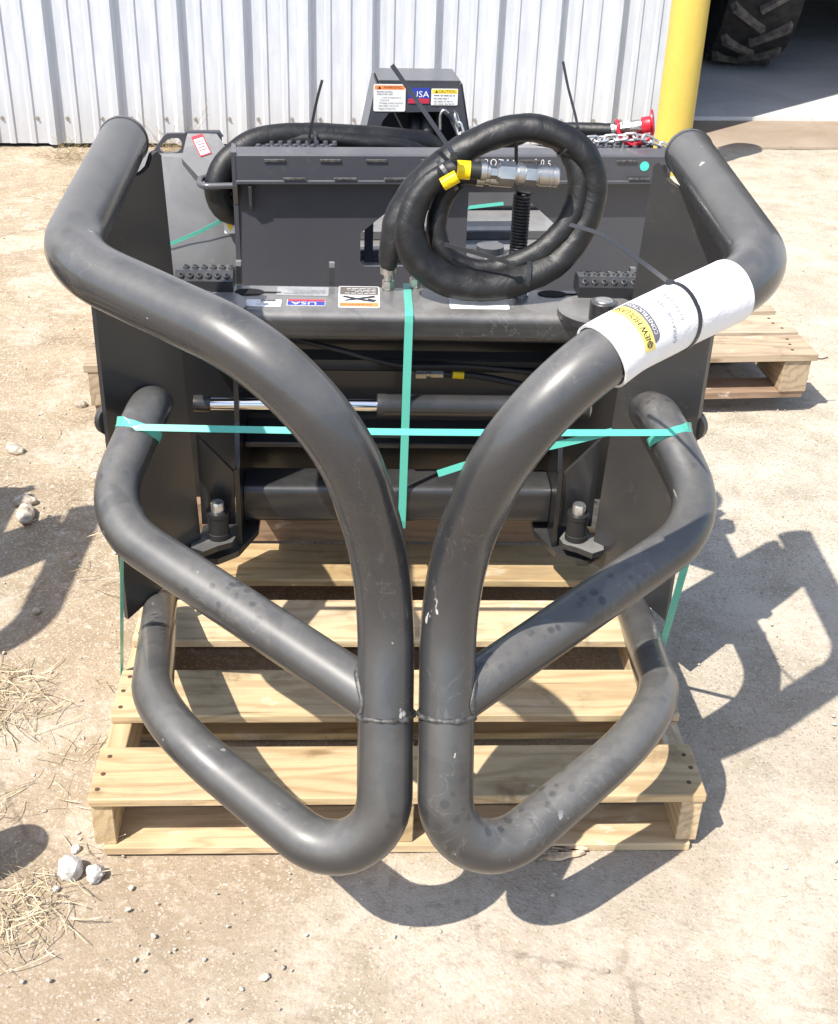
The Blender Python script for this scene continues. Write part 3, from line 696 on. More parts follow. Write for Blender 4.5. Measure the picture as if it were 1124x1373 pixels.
# bulkhead fittings on the beam
for x, y in ((-.027, .922), (.030, .938)):
    mb = MB(); mb.lathe([(.013, 0), (.013, .004)], L(x, y, .6555), (0, 0, 1), 18); mb.lathe([(.0125, .004), (.0125, .02)], L(x, y, .6555), (0, 0, 1), 6); mb.lathe([(.009, .02), (.009, .030)], L(x, y, .6555), (0, 0, 1), 16)
    mb.build('bulkhead_fitting', M['silver'], sq)
mb = MB(); mb.lathe([(.017, 0), (.017, .004)], L(.245, .90, .6555), n=18); mb.lathe([(.014, .004), (.014, .016)], L(.245, .90, .6555), n=6); mb.lathe([(.008, .016), (.008, .03)], L(.245, .90, .6555), n=14); mb.build('bulkhead_fitting', M['silver'], sq)
# decals on the beam: they read from the far side
rr = random.Random(4)
DX, DY = (-1, 0, 0), (0, -1, 0); zt = .6556
decal('rating_plate', sq, L(-.201, .902, zt), DX, DY, .105, .050, lines(-.046, .046, .014, .006, 5, .0018, 1, rr), [M['plate_metal'], M['grey_ink']])
decal('barcode_label', sq, L(-.276, .832, zt), DX, DY, .070, .038, lines(-.028, .02, .008, .006, 3, .0018, 1, rr)+[('rect', -.008, -.012, .03, .005, 2)], [M['white'], M['grey_ink'], M['ink']])
decal('flag_label', sq, L(-.192, .838, zt), DX, DY, .076, .034, [('rect', 0, .0055, .074, .021, 2), ('rect', 0, -.011, .074, .010, 1), ('text', 'USA', .021, .004, .0045, 0, 1.35)], [M['white'], M['lred'], M['blue']])
decal('warning_label', sq, L(-.0865, .875, zt), DX, DY, .083, .120, [('rect', 0, .045, .078, .022, 1), ('text', 'WARNING', .013, .006, .045, 3), ('rect', 0, -.033, .078, .046, 2)]
      + [('poly', [(-.03, -.006), (.026, .018), (.03, .026), (.018, .023), (-.034, .004)], 3), ('poly', [(.03, -.004), (-.02, .02), (-.03, .030), (-.012, .026), (.034, .004)], 3), ('poly', [(-.036, .02), (-.02, .012), (-.016, .018), (-.03, .03)], 3)]
      + lines(-.034, .03, -.016, .0075, 4, .0022, 0, rr), [M['white'], M['orange'], simple('label_brown', (.12, .10, .085), .5), M['ink']])
decal('paper_label', sq, L(.155, .855, zt), DX, DY, .12, .075, lines(-.05, .05, -.018, .006, 3, .0016, 1, rr), [M['white'], M['grey_ink']])

settle(sq)
pst = thing('shadow_caster_post', 'unseen round post added at left only to cast its shadow tip into view', 'post', (-.805, -.13, 0))  # made-up post out of view, added to cast the lower left shadow blob
mb = MB(); mb.lathe([(.05, -.03), (.05, .30), (.045, .33), (.03, .345)], (0, 0, 0), n=24); mb.build('shaft', M['paint_plate'], pst, smooth=40)
mb = MB(); mb.lathe([(.08, .0), (.08, .012)], (0, 0, 0), n=24); mb.build('base_plate', M['paint_plate'], pst)
# neighbour just like it, out of the frame to the left (its arm shades the dirt)
nb_ = copy_tree(sq); nb_.location = sq.location+Vector((-1.74, .10, 0)); nb_['label'] = 'second dark tube grapple just left of the picture, only its shadow shows'
pn_ = copy_tree(pal); pn_.location = (-1.74, .10, 0); pn_['label'] = 'pallet carrying the second grapple left of the picture'

# ------------------------------------------------------------------ teal straps
def strap(name, label, path, wdir, wd=.0155, parent=None, th=.001):
    mb = MB(); mb.ribbon(path, wdir, wd, th); o = mb.build(name, M['strap'], parent)
    if label: settle(tag(o, label, 'strap', 'green packing straps'))
    return o
# horizontal strap with loops round both middle tubes
hs_t = thing('packing_strap', 'long horizontal teal strap tied between the middle tubes', 'strap', (0, 0, 0), 0, 'green packing straps')
def mid_at(sd, f_):
    P = [mir(p, sd)+Vector((XC, 0, 0)) for p in mid_path]; i = int(f_*(len(P)-1)); return P[i], (P[i+1]-P[i]).normalized()
def mid_y(sd, y):
    i = min(range(len(mid_path)//2), key=lambda k: abs(mid_path[k].y-y)); P = mid_path; a_, b_ = P[i], P[i+1]
    return mir(a_, sd)+Vector((XC, 0, 0)), mir(b_-a_, sd).normalized()
ends = []
for sd in (-1, 1):
    c, t = mid_y(sd, .455)
    # loop slightly tilted round the tube
    ax = (t+Vector((0, .35, -.15))).normalized(); u = Vector((0, 0, 1)); u = (u-ax*u.dot(ax)).normalized(); w_ = ax.cross(u)
    pth = []; wds = []
    for k in range(33):
        an = 2*pi*k/32; d_ = u*cos(an)+w_*sin(an); dp = d_-t*d_.dot(t); s_ = (RM+.0016)/dp.length; pth.append(c+d_*s_); wds.append(ax)
    mb = MB(); mb.ribbon(pth, wds, .0155, .001); mb.build('strap_loop', M['strap'], hs_t)
    ends.append((c+Vector((sd*.036, .0, RM*.55)), c+Vector((sd*.022, -RM*.55, RM*.84)), c+Vector((-sd*.004, -RM*.92, RM*.66))))
a_, b_ = ends[0][2], ends[1][2]
pl_ = [ends[0][0], ends[0][1]]+[a_.lerp(b_, k/20)-Vector((0, 0, .004*sin(pi*k/20))) for k in range(21)]+[ends[1][1], ends[1][0]]
mb = MB(); mb.ribbon(pl_, [Vector((.1, .55, .83))]*2+[Vector((0, .78, .62))]*21+[Vector((-.1, .55, .83))]*2, .0128, .001); mb.build('strap_band', M['strap'], hs_t)
mb = MB(); mb.ribbon(spline([(.372, .424, .583), (.27, .420, .556), (.155, .416, .531), (.067, .41, .503)], 6), (0, .2, 1), .0128, .001); mb.build('strap_tail', M['strap'], hs_t)
strap('packing_strap', 'wide vertical teal strap over the front beam of the grapple', [(.0265, .955, .6572), (.026, .90, .6572), (.0255, .80, .6572), (.025, .7835, .6525), (.025, .7815, .64), (.024, .777, .5), (.023, .777, .3), (.0225, .7795, .185), (.0225, .783, .165), (.0225, .80, .158)], (1, 0, 0), .0165)
settle(hs_t)
for lab, pth, wd_ in (('thin edge of strap hanging from left middle tube to pallet', [(-.430, .135, .53), (-.443, .150, .505), (-.5085, .350, .135), (-.5115, .352, .11), (-.5115, .352, .03)], (.15, 1, 0)),
                      ('teal strap hanging below right middle tube to the pallet', [(.444, .135, .53), (.456, .150, .505), (.5105, .385, .135), (.5125, .388, .11), (.5125, .388, .03)], (1, .35, 0))):
    mb = MB(); mb.ribbon(pth, wd_, .0150, .001); tag(mb.build('packing_strap', M['strap']), lab, 'strap', 'green packing straps')

# ------------------------------------------------------------------ hose coil on the beam
HC = Vector((.17, .90, .69))
hc = thing('hydraulic_hose', 'coiled black sleeved hydraulic hose resting upright on the front beam', 'hose', HC)
A = [(-.014, .912, .712), (-.012, .905, .735), (.002, .92, .795), (.042, .94, .862), (.104, .95, .918), (.171, .955, .959), (.243, .955, .981), (.309, .945, .972), (.366, .93, .938), (.390, .92, .878), (.374, .905, .806), (.330, .885, .742), (.253, .865, .704), (.178, .855, .692), (.103, .855, .702), (.045, .862, .742), (.025, .87, .796), (.037, .88, .849), (.066, .885, .889), (.098, .886, .909)]
B = [(.118, .905, .884), (.092, .915, .845), (.080, .905, .795), (.092, .892, .75), (.130, .887, .722), (.194, .882, .714), (.275, .884, .744), (.332, .895, .795), (.358, .91, .853), (.357, .925, .905), (.335, .945, .945), (.29, .955, .972)]
def lumpA(f_, th): return 1+.09*cos(2*th+6*f_+1.2)+.075*noise.noise(Vector((f_*30, cos(th)*1.1, sin(th)*1.1)))+.05*noise.noise(Vector((f_*70, cos(th)*2, sin(th)*2+5)))
pa = [Vector(p)-HC for p in A]; sp = resample(spline(pa, 10), 150)
ra = []
for i in range(150):
    f_ = i/149
    r = .0302
    if f_ < .07: r = .017+(.0302-.017)*f_/.07
    if f_ > .86: r = .0302-(f_-.86)/.14*.0125
    ra.append(r)
mb = MB(); mb.tube(sp, ra, 24, lump=lumpA); mb.build('sleeve', M['sleeve'], hc, smooth=60)
pb = [Vector(p)-HC for p in B]; sp2 = resample(spline(pb, 10), 100)
mb = MB(); mb.tube(sp2, [.018+.004*min(1, min(i, 99-i)/12) for i in range(100)], 20, lump=lambda f_, th: lumpA(f_+3, th)); mb.build('sleeve', M['sleeve'], hc, smooth=60)
def hl(*p): return Vector(p)-HC
mb = MB(); mb.lathe([(.0165, 0), (.0165, .018), (.013, .019)], hl(-.014, .914, .694), (0, -.02, 1), 18); mb.lathe([(.009, -.015), (.009, 0)], hl(-.014, .918, .692), (0, 0, 1), 12); mb.build('crimp_sleeve', M['silver'], hc, smooth=40)
# ends with couplers: two hoses side by side, near one shows
oC = Vector((.158, .868, .9172)); cA = Vector((.100, .871, .9195)); cB = Vector((.325, .868, .909)); cdv = (cB-cA).normalized()
mb = MB(); mb.tube([p-HC for p in spline([(.086, .885, .904), cA, cA+cdv*.03, oC+cdv*.004], 6)], .0165, 18); mb.build('hose_end', M['black'], hc, smooth=60)
mb = MB(); mb.tube([p-HC for p in spline([(.088, .900, .893), (.105, .904, .897), (.135, .905, .897), (.16, .905, .896)], 6)], .0160, 18); mb.build('hose_end', M['black'], hc, smooth=60)
mb = MB(); o_ = oC-HC
mb.lathe([(.0155, 0), (.0185, .001), (.0185, .012), (.0145, .013), (.0145, .019)], o_, cdv, 22); fit = mb.build('crimp_sleeve', M['silver'], hc, smooth=30)
mb = MB(); mb.lathe([(.013, .019), (.013, .032), (.0175, .033), (.0175, .037)], o_, cdv, 6, ref=(0, .3, 1)); mb.lathe([(.0225, .037), (.0225, .066)], o_, cdv, 6, ref=(0, .3, 1)); mb.build('coupler_hex', M['silver'], hc)
mb = MB(); mb.lathe([(.017, .066), (.017, .072), (.0205, .0725), (.0205, .083), (.019, .0835), (.019, .086), (.0205, .0865)], o_, cdv, 24); mb.lathe([(.0212, .0865), (.0212, .108)], o_, cdv, 6, ref=(0, .3, 1))
mb.lathe([(.0185, .108), (.0185, .113), (.0205, .114), (.0205, .130), (.0195, .1305), (.0195, .133), (.0205, .1335), (.0205, .139), (.0193, .1395), (.0193, .142), (.0205, .1425), (.0205, .150), (.019, .152), (.013, .152)], o_, cdv, 28); mb.build('quick_coupler', M['silver'], hc, smooth=30)
mb = MB(); o2 = hl(.155, .905, .896); mb.lathe([(.0175, 0), (.0175, .014), (.013, .015), (.013, .025), (.0155, .026), (.0155, .07), (.012, .072)], o2, (1, 0, -.06), 18); mb.build('crimp_sleeve', M['silver'], hc, smooth=30)
mb = MB(); mb.tube([oC-cdv*.046-HC, oC-cdv*.020-HC], .0178, 18); mb.build('hose_tag', M['yellow_tag'], hc, smooth=60, label='yellow tag round the hose beside the coupler')
mb = MB(); td = Vector((.75, 0, .45)).normalized(); mb.tube([hl(.098, .843, .905)-td*.016, hl(.098, .843, .905)+td*.016], .0125, 14); mb.build('hose_tag', M['yellow_tag'], hc, smooth=60, label='smaller yellow tag, tilted, below the first')
# coiled black cord beside it
cord = thing('coiled_cord', 'black springy coiled cord hanging inside the hose coil', 'cord', (.254, .945, .656))
hp = []
for k in range(20*16+1):
    an = 2*pi*k/16; f_ = k/(20*16); hp.append((.0155*cos(an)-.001+.003*f_*0, .0155*sin(an), .198-.135*f_+0))
mb = MB(); mb.tube(hp, .0034, 7); mb.build('coil', M['black'], cord, smooth=60)
mb = MB(); mb.tube(spline([(.0155, 0, .198), (-.012, .004, .205), (-.016, .005, .24), (-.02, .006, .30), (-.021, .008, .335)], 6), .0036, 8); mb.build('lead', M['black'], cord, smooth=60)
mb = MB(); mb.tube(spline([(.0155, 0, .063), (.01, -.012, .055), (.004, -.03, .04), (-.006, -.042, .024)], 6), .0036, 8); mb.build('lead', M['black'], cord, smooth=60)

settle(hc); settle(cord)
# ------------------------------------------------------------------ cable ties
def tie(label, path, wdir=(1, 0, 0), wd=.006, loop=None):
    t = thing('cable_tie', label, 'cable tie', path[-1], 0, 'black cable ties'); o = Vector(path[-1])
    if path[-1].y < 1.5: settle(t)
    mb = MB(); mb.ribbon([Vector(p)-o for p in path], wdir, wd, .0016); mb.build('tail', M['tie'], t)
    mb = MB(); d_ = (Vector(path[-2])-o).normalized(); mb.box((0, 0, 0), (wd*1.5, wd*1.1, wd*1.6), .001); mb.build('head', M['tie'], t)
    if loop:
        c, ax, r, wl = loop; ax = Vector(ax).normalized(); u = ax.orthogonal().normalized(); w_ = ax.cross(u)
        pth = [Vector(c)-o+(u*cos(2*pi*k/28)+w_*sin(2*pi*k/28))*r for k in range(29)]
        mb = MB(); mb.ribbon(pth, ax, wl, .0016); mb.build('loop', M['tie'], t)
    return t
tie('black cable tie round the hose coil with long tail pointing up left', spline([(-.016, .88, 1.106), (.02, .872, 1.06), (.06, .855, 1.01), (.103, .838, .955)], 5), (.7, .2, .7), .0085, ((.095, .885, .905), (.75, .1, .55), .034, .008))
tie('black cable tie sticking up beside the left step of the cutter', spline([(-.167, 1.70, .916), (-.18, 1.70, .87), (-.198, 1.705, .79), (-.202, 1.715, .765)], 5), (1, 0, 0), .007, ((-.19, 1.775, .735), (1, .1, 0), .035, .007))
tie('thin black cable tie sticking up right of the hose coil top', spline([(.315, .965, 1.105), (.328, .96, 1.06), (.347, .95, 1.005), (.352, .945, .985)], 5), (1, 0, 0), .005, ((.335, .94, .957), (.8, -.1, -.6), .0315, .005))
tie('black cable tie stretched across the inside bottom of the hose coil', spline([(.093, .85, .777), (.15, .835, .767), (.20, .823, .757), (.226, .818, .749)], 4), (0, 0, 1), .0085, ((.262, .867, .708), (1, .0, -.1), .0335, .009))

# ------------------------------------------------------------------ booklet rolled on the right arm
UPW = [mir(p, 1)+Vector((XC, 0, 0)) for p in up_path]
dl = [0.]
for i in range(1, len(UPW)): dl.append(dl[-1]+(UPW[i]-UPW[i-1]).length)
def arm_at(s_):
    i = max(k for k in range(len(dl)) if dl[k] <= s_); i = min(i, len(dl)-2); f_ = (s_-dl[i])/(dl[i+1]-dl[i]); return UPW[i].lerp(UPW[i+1], f_)
def near_s(p):
    i = min(range(len(UPW)), key=lambda k: (UPW[k]-Vector(p)).length); return dl[i]
SH, SLO = near_s((.4394, .1169, .9561)), near_s((.2455, -.026, .919))
bk = thing('booklet', 'white paper booklet rolled round the right arm tube with yellow label', 'booklet', arm_at((SH+SLO)/2))
BO = arm_at((SH+SLO)/2)
NS = 40; pth = [arm_at(SH+(SLO-SH)*k/NS) for k in range(NS+1)]; FR = frames(pth)
def on_roll(s_, arc, lift=0.):
    """s_: metres from the low end, arc: metres round the tube measured from the side facing the camera, up positive"""
    f_ = 1-s_/(SLO-SH); i = max(0, min(NS-1, int(f_*NS))); q = f_*NS-i
    p = FR[i][0].lerp(FR[i+1][0], q); t = FR[i][1]; toc = (CAM-p); toc = (toc-t*toc.dot(t)).normalized(); up_ = toc.cross(t); up_ = up_ if up_.z > 0 else -up_
    r0 = RT+.0034+.0022*noise.noise(Vector((s_*9, arc*14, 2)))
    if s_ < .045: r0 += (.045-s_)/.045*.0018*(1+.8*noise.noise(Vector((arc*30, 1, 5))))
    th = arc/(RT+.006); return p+(toc*cos(th)+up_*sin(th))*(r0+lift)
TL = SLO-SH; mb = MB(); NA = 48; Rr = RT+.006
for i in range(NS+1):
    for k in range(NA): mb.v.append(tuple(on_roll(TL*i/NS, 2*pi*Rr*k/NA)-BO))
for i in range(NS):
    for k in range(NA): l = (k+1) % NA; mb.f.append((i*NA+k, i*NA+l, (i+1)*NA+l, (i+1)*NA+k))
k0 = len(mb.v)
for i in (0, NS):
    for k in range(NA):
        p = on_roll(TL*i/NS, 2*pi*Rr*k/NA, -.0035); mb.v.append(tuple(p-BO))
for e_, i in ((0, 0), (1, NS)):
    for k in range(NA): l = (k+1) % NA; mb.f.append((i*NA+k, i*NA+l, k0+e_*NA+l, k0+e_*NA+k))
mb.mi = [0]*len(mb.f); mb.build('sheet', M['paper'], bk, smooth=50)
def roll_strip(name, s0, s1, a0, a1, mat, lift, round_end=False):
    mb = MB(); n = 30
    for k in range(n+1):
        a_ = a0+(a1-a0)*k/n; x0, x1 = s0, s1
        if round_end and k < 5: q = 1-sqrt(max(0, 1-(1-k/5)**2)); m2 = (s1-s0)*.5*q; x0 += m2*.2; x1 -= m2*1.6
        mb.v += [tuple(on_roll(x0, a_, lift)-BO), tuple(on_roll((x0+x1)/2, a_, lift)-BO), tuple(on_roll(x1, a_, lift)-BO)]
    for k in range(n): mb.f += [(k*3, k*3+1, k*3+4, k*3+3), (k*3+1, k*3+2, k*3+5, k*3+4)]
    mb.mi = [0]*len(mb.f); return mb.build(name, mat, bk, smooth=60)
roll_strip('label_yellow_band', .034, .050, -.030, .060, M['logo_yellow'], .0006)
roll_strip('label_grey_band', .0501, .0615, -.022, .060, M['logo_grey'], .0006, True)
def roll_text(name, body, size, sc, ac, mat, lift, sx=1.):
    V, Fc = text_mesh(body, size, lambda q: on_roll(sc-q.y, ac+q.x*sx, lift)-BO); mb = MB(); mb.add(V, Fc); return mb.build(name, mat, bk)
roll_text('print', 'NEW HOLLAND', .0115, .0425, .022, M['ink'], .0010, 1.0)
roll_text('print', 'CONSTRUCTION', .0085, .0560, .022, M['white'], .0010, 1.0)
roll_text('print', "OPERATOR'S MANUAL", .0092, .088, .010, M['grey_ink'], .0008)
roll_text('print', 'ATTACHMENT', .0095, .106, .022, M['grey_ink'], .0008)
mb = MB()
pts = [(.0425+.0048*cos(2*pi*k/16), -.0205+.0048*sin(2*pi*k/16)) for k in range(16)]
mb.v = [tuple(on_roll(s_, a_, .0010)-BO) for s_, a_ in pts]; mb.f = [tuple(range(16))]; mb.mi = [0]; mb.build('emblem', M['ink'], bk)
mb = MB()
for ds, wds in ((.0, .0008), (.0022, .0006), (-.0022, .0006)):
    for sg in (0,):
        q = [(.0425+ds-wds/2, -.0243), (.0425+ds+wds/2, -.0243), (.0425+ds+wds/2, -.0167), (.0425+ds-wds/2, -.0167)]; o_ = len(mb.v)
        mb.v += [tuple(on_roll(s_, a_, .0014)-BO) for s_, a_ in q]; mb.f.append((o_, o_+1, o_+2, o_+3))
mb.mi = [0]*len(mb.f); mb.build('emblem_lines', M['logo_yellow'], bk)
# faint boxes printed on the upper sheet
mb = MB()
def outline(s0, s1, a0, a1, t=.0006):
    for (x0, x1, y0, y1) in ((s0, s1, a0, a0+t), (s0, s1, a1-t, a1), (s0, s0+t, a0, a1), (s1-t, s1, a0, a1)):
        o_ = len(mb.v); n = 5
        for k in range(n+1): mb.v += [tuple(on_roll(x0+(x1-x0)*k/n, y0, .0006)-BO), tuple(on_roll(x0+(x1-x0)*k/n, y1, .0006)-BO)] if (x1-x0) > (y1-y0) else [tuple(on_roll(x0, y0+(y1-y0)*k/n, .0006)-BO), tuple(on_roll(x1, y0+(y1-y0)*k/n, .0006)-BO)]
        for k in range(n): mb.f.append((o_+2*k, o_+2*k+1, o_+2*k+3, o_+2*k+2))
outline(.205, .222, -.022, .012); outline(.125, .150, -.03, -.002, .0004)
for k in range(5): outline(.170+.006*k, .1706+.006*k, -.03, .004-.003*k, .0003)
mb.mi = [0]*len(mb.f); mb.build('printed_lines', simple('faint_ink', (.45, .45, .46), .6), bk)
settle(bk)
# its tie
sT = .138; c0 = on_roll(sT, .055, .001)
t_ = thing('cable_tie', 'black cable tie round the white booklet with tail pointing up left', 'cable tie', c0, 0, 'black cable ties')
mb = MB(); axd = (arm_at(SLO)-arm_at(SH)).normalized()
mb.ribbon([on_roll(sT+.004*sin(k/32*2*pi), 2*pi*Rr*k/32, .0012)-c0 for k in range(33)], axd, .0062, .0016); mb.build('loop', M['tie'], t_)
mb = MB(); tl = spline([c0, c0+Vector((-.03, .05, .012)), c0+Vector((-.065, .14, .018)), c0+Vector((-.10, .235, .005))], 6); mb.ribbon([p-c0 for p in tl], [Vector((.5, .3, .6))]*len(tl), .0062, .0014); mb.build('tail', M['tie'], t_)
mb = MB(); mb.box((0, 0, .001), (.011, .008, .007), .001); mb.build('head', M['tie'], t_)
settle(t_)

# ------------------------------------------------------------------ rotary cutter behind
rc = thing('rotary_cutter', 'dusty dark grey rotary cutter with mounting plate facing the grapple', 'mower attachment', RO, RZ)
dw = .05                                                     # plane of the plate
# mounting plate with two openings, as solid strips round them
def strips(name, quads, mat, th=.010, w_=dw, parent=rc):
    mb = MB()
    for q in quads: mb.prism(q, (0, w_, 0), (1, 0, 0), (0, 0, 1), th)
    return mb.build(name, mat, parent)
PT, PB = .735, .30
quads = [[(-.558, PB), (-.236, PB), (-.236, .43), (-.236, .518), (-.236, PT), (-.558, PT)],
         [(-.236, PB), (-.025, PB), (-.025, .425), (-.225, .425), (-.236, .436)],
         [(-.236, .518), (-.150, .588), (-.025, .588), (-.025, PT), (-.236, PT)],
         [(-.025, PB), (.052, PB), (.052, PT), (-.025, PT)],
         [(.052, PB), (.36, PB), (.36, .44), (.345, .425), (.052, .425)],
         [(.052, .628), (.19, .628), (.36, .485), (.36, PT), (.052, PT)],
         [(.36, PB), (.575, PB), (.575, PT), (.36, PT)]]
strips('mounting_plate', quads, M['rear_paint'])
# top lip: channel that overhangs toward the front
mb = MB(); mb.prism([(.005, .745), (-.036, .738), (-.040, .733), (-.040, .668), (-.034, .664), (-.034, .728), (.005, .733)], (.008, dw-.006, 0), (0, 1, 0), (0, 0, 1), 1.135); lip = mb.build('top_lip', M['rear_paint'], rc)
mb = MB(); mb.box((.008, dw-.045, .6665), (1.135, .012, .010), .002); mb.build('lip_edge', M['rear_paint'], lip)
for k in range(8):
    mb = MB(); mb.box((-.46+k*.13+.012*(k % 2), dw-.0485, .722), (.055, .004, .008), .0015); mb.build('weld_bead', M['weld'], lip)
    mb = MB(); mb.box((-.41+k*.13, dw-.0525, .6765), (.060, .004, .007), .0015); mb.build('weld_bead', M['weld'], lip)
for u in (-.563, .580):
    mb = MB(); mb.prism([(-.046, .742), (.06, .742), (.06, PB), (-.002, PB), (-.012, .60), (-.046, .655)], (u, dw, 0), (0, 1, 0), (0, 0, 1), .012); mb.build('end_plate', M['rear_paint'], rc)
mb = MB(); mb.prism([(-.05, .655), (-.006, .66), (-.006, .58), (-.03, .60)], (-.525, dw, 0), (0, 1, 0), (0, 0, 1), .008); mb.build('gusset', M['rear_paint'], rc)
mb = MB(); mb.tube(fillet([(-.566, dw-.02, .650), (-.655, dw-.02, .648), (-.655, dw+.07, .648), (-.566, dw+.07, .65)], [.03, .03], 6), .0085, 12); mb.build('hose_guide', M['rear_paint'], rc, smooth=60)
# step treads
for (u0, u1) in ((-.512, -.30), (.372, .54)):
    mb = MB(); mb.box(((u0+u1)/2, dw+.062, .722), (u1-u0, .10, .028), .004); st = mb.build('step_tread', M['rear_paint'], rc)
    mb = MB(); nk = int((u1-u0)/.0235)
    for k in range(nk):
        for r in range(3): mb.lathe([(.0085, 0), (.0065, .010), (.004, .011)], (u0+.012+k*.0235+(.011 if r == 1 else 0), dw+.025+r*.035, .735), (0, 0, 1), 8)
    mb.build('tread_teeth', M['rear_paint'], st, kind='stuff')
# deck
mb = MB(); dp = [(-.84, .12), (.80, .12), (.80, 1.5), (.5, 1.75), (-.5, 1.75), (-.84, 1.5)]
mb.prism(dp, (0, 0, .345), (1, 0, 0), (0, 1, 0), .012); mb.build('deck', M['rear_dusty'], rc)
mb = MB()
for y in (.34, .52): mb.box((0, y, .3665), (1.3, .045, .03), .003)
mb.build('deck_rib', M['rear_dusty'], rc)
mb = MB(); mb.prism([(-.84, .19), (.80, .19), (.80, .351), (-.84, .351)], (0, .108, 0), (1, 0, 0), (0, 0, 1), .012); mb.build('deck_skirt', M['rear_paint'], rc)
mb = MB(); mb.prism([(.1, .185), (1.5, .185), (1.5, .351), (.1, .351)], (.81, 0, 0), (0, 1, 0), (0, 0, 1), .012); mb.build('side_skirt', M['rear_paint'], rc)
# left wing: curved front rising to the handle arch
def loft(rowsP, name, mat, parent, smooth=40):
    mb = MB(); n = len(rowsP[0])
    for r in rowsP: mb.v += [tuple(p) for p in r]
    for j in range(len(rowsP)-1):
        for i in range(n-1): mb.f.append((j*n+i, j*n+i+1, (j+1)*n+i+1, (j+1)*n+i))
    mb.mi = [0]*len(mb.f); o = mb.build(name, mat, parent, smooth=smooth)
    md_ = o.modifiers.new('thickness', 'SOLIDIFY'); md_.thickness = .006; return o
rowsP = []
for zf in range(9):
    f_ = zf/8; z = .33+.347*f_; y = .10+.10*f_**1.6; r = []
    for k in range(9):
        q = k/8; u = -.86+.34*q; r.append((u+.05*f_*(1-q)*.0, y+.05*(1-q)**3, z))
    rowsP.append(r)
top = [(p[0], p[1]+.035, .681) for p in rowsP[-1]]; rowsP.append(top); rowsP.append([(p[0], p[1]+.002, .40) for p in top])
loft(rowsP, 'deck_wing', M['rear_dusty'], rc)
# arch plate with a hole
outer = [(-.79,.676),(-.768,.705),(-.752,.726),(-.743,.732),(-.72,.733),(-.66,.733),(-.605,.733),(-.598,.727),(-.598,.676),(-.66,.676),(-.72,.676),(-.76,.676)]
inner = [(-.766,.690),(-.756,.704),(-.742,.716),(-.730,.720),(-.715,.720),(-.709,.716),(-.706,.710),(-.706,.700),(-.708,.692),(-.719,.683),(-.735,.681),(-.755,.681)]
mb = MB(); mb.prism(outer, (0, .245, 0), (1, 0, 0), (0, 0, 1), .012, hole=inner); mb.build('handle_arch', M['rear_paint'], rc)
# inclined hood side right of the arch
mb = MB(); pts = [Vector(p) for p in ((-.689, .237, .733), (-.612, .24, .733), (-.560, .15, .70), (-.575, .085, .62), (-.610, .09, .60), (-.705, .185, .675))]
hn = (pts[1]-pts[0]).cross(pts[4]-pts[0]).normalized(); pts = [tuple(p-hn*(p-pts[0]).dot(hn)) for p in pts]
mb.add(pts, [tuple(range(6))]); q = [(x, y+.03, z-.03) for x, y, z in pts]; mb.add(q, [(5, 4, 3, 2, 1, 0)])
for i in range(6): j = (i+1) % 6; mb.f.append((i, j, j+6, i+6)); mb.mi.append(0)
mb.build('hood_side', M['rear_dusty'], rc)
mb = MB(); mb.tube([(-.695, .242, .735), (-.605, .246, .735), (-.598, .244, .722)], .006, 8); mb.build('hood_lip', M['rear_paint'], rc)
p1 = Vector(pts[0]); p2 = Vector(pts[5]); e1 = (Vector(pts[4])-p1).normalized(); e2 = (Vector(pts[1])-p1); e2 = (e2-e1*e2.dot(e1)).normalized()
n_ = e2.cross(-e1); cpt = p1+e1*.048+e2*.020
decal('danger_label', rc, cpt+n_*.001, e2, -e1, .032, .066, [('rect', 0, 0, .026, .058, 1), ('rect', 0, .026, .026, .008, 0)]+[('rect', 0, .012-.009*k, .020, .003, 0) for k in range(4)], [M['lred'], M['white']])
# far hood bulk under the arch and behind the plate
mb = MB(); mb.box((0, 1.15, .41), (.9, .7, .12), .02); mb.build('gearbox_housing', M['rear_dusty'], rc)
mb = MB(); mb.lathe([(.07, 0), (.07, .03), (.04, .04), (.04, .06)], (.16, .26, .352), n=24); mb.build('hydraulic_motor', M['rear_paint'], rc, smooth=40)
decal('triangle_label', rc, Vector((-.583, .098, .52)), (1, 0, 0), (0, .2, 1), .03, .034, [('poly', [(-.012, .012), (.012, .012), (0, -.014)], 1)], [M['white'], M['lyellow']])
strap('strap_band', None, [(-.78, .150, .452), (-.75, .125, .463), (-.66, .112, .505), (-.575, .105, .552), (-.555, .10, .561)], (0, -.2, 1), .010, rc)
strap('strap_band', None, [(.045, .30, .50), (.10, .30, .512), (.20, .31, .52)], (0, .5, 1), .010, rc)
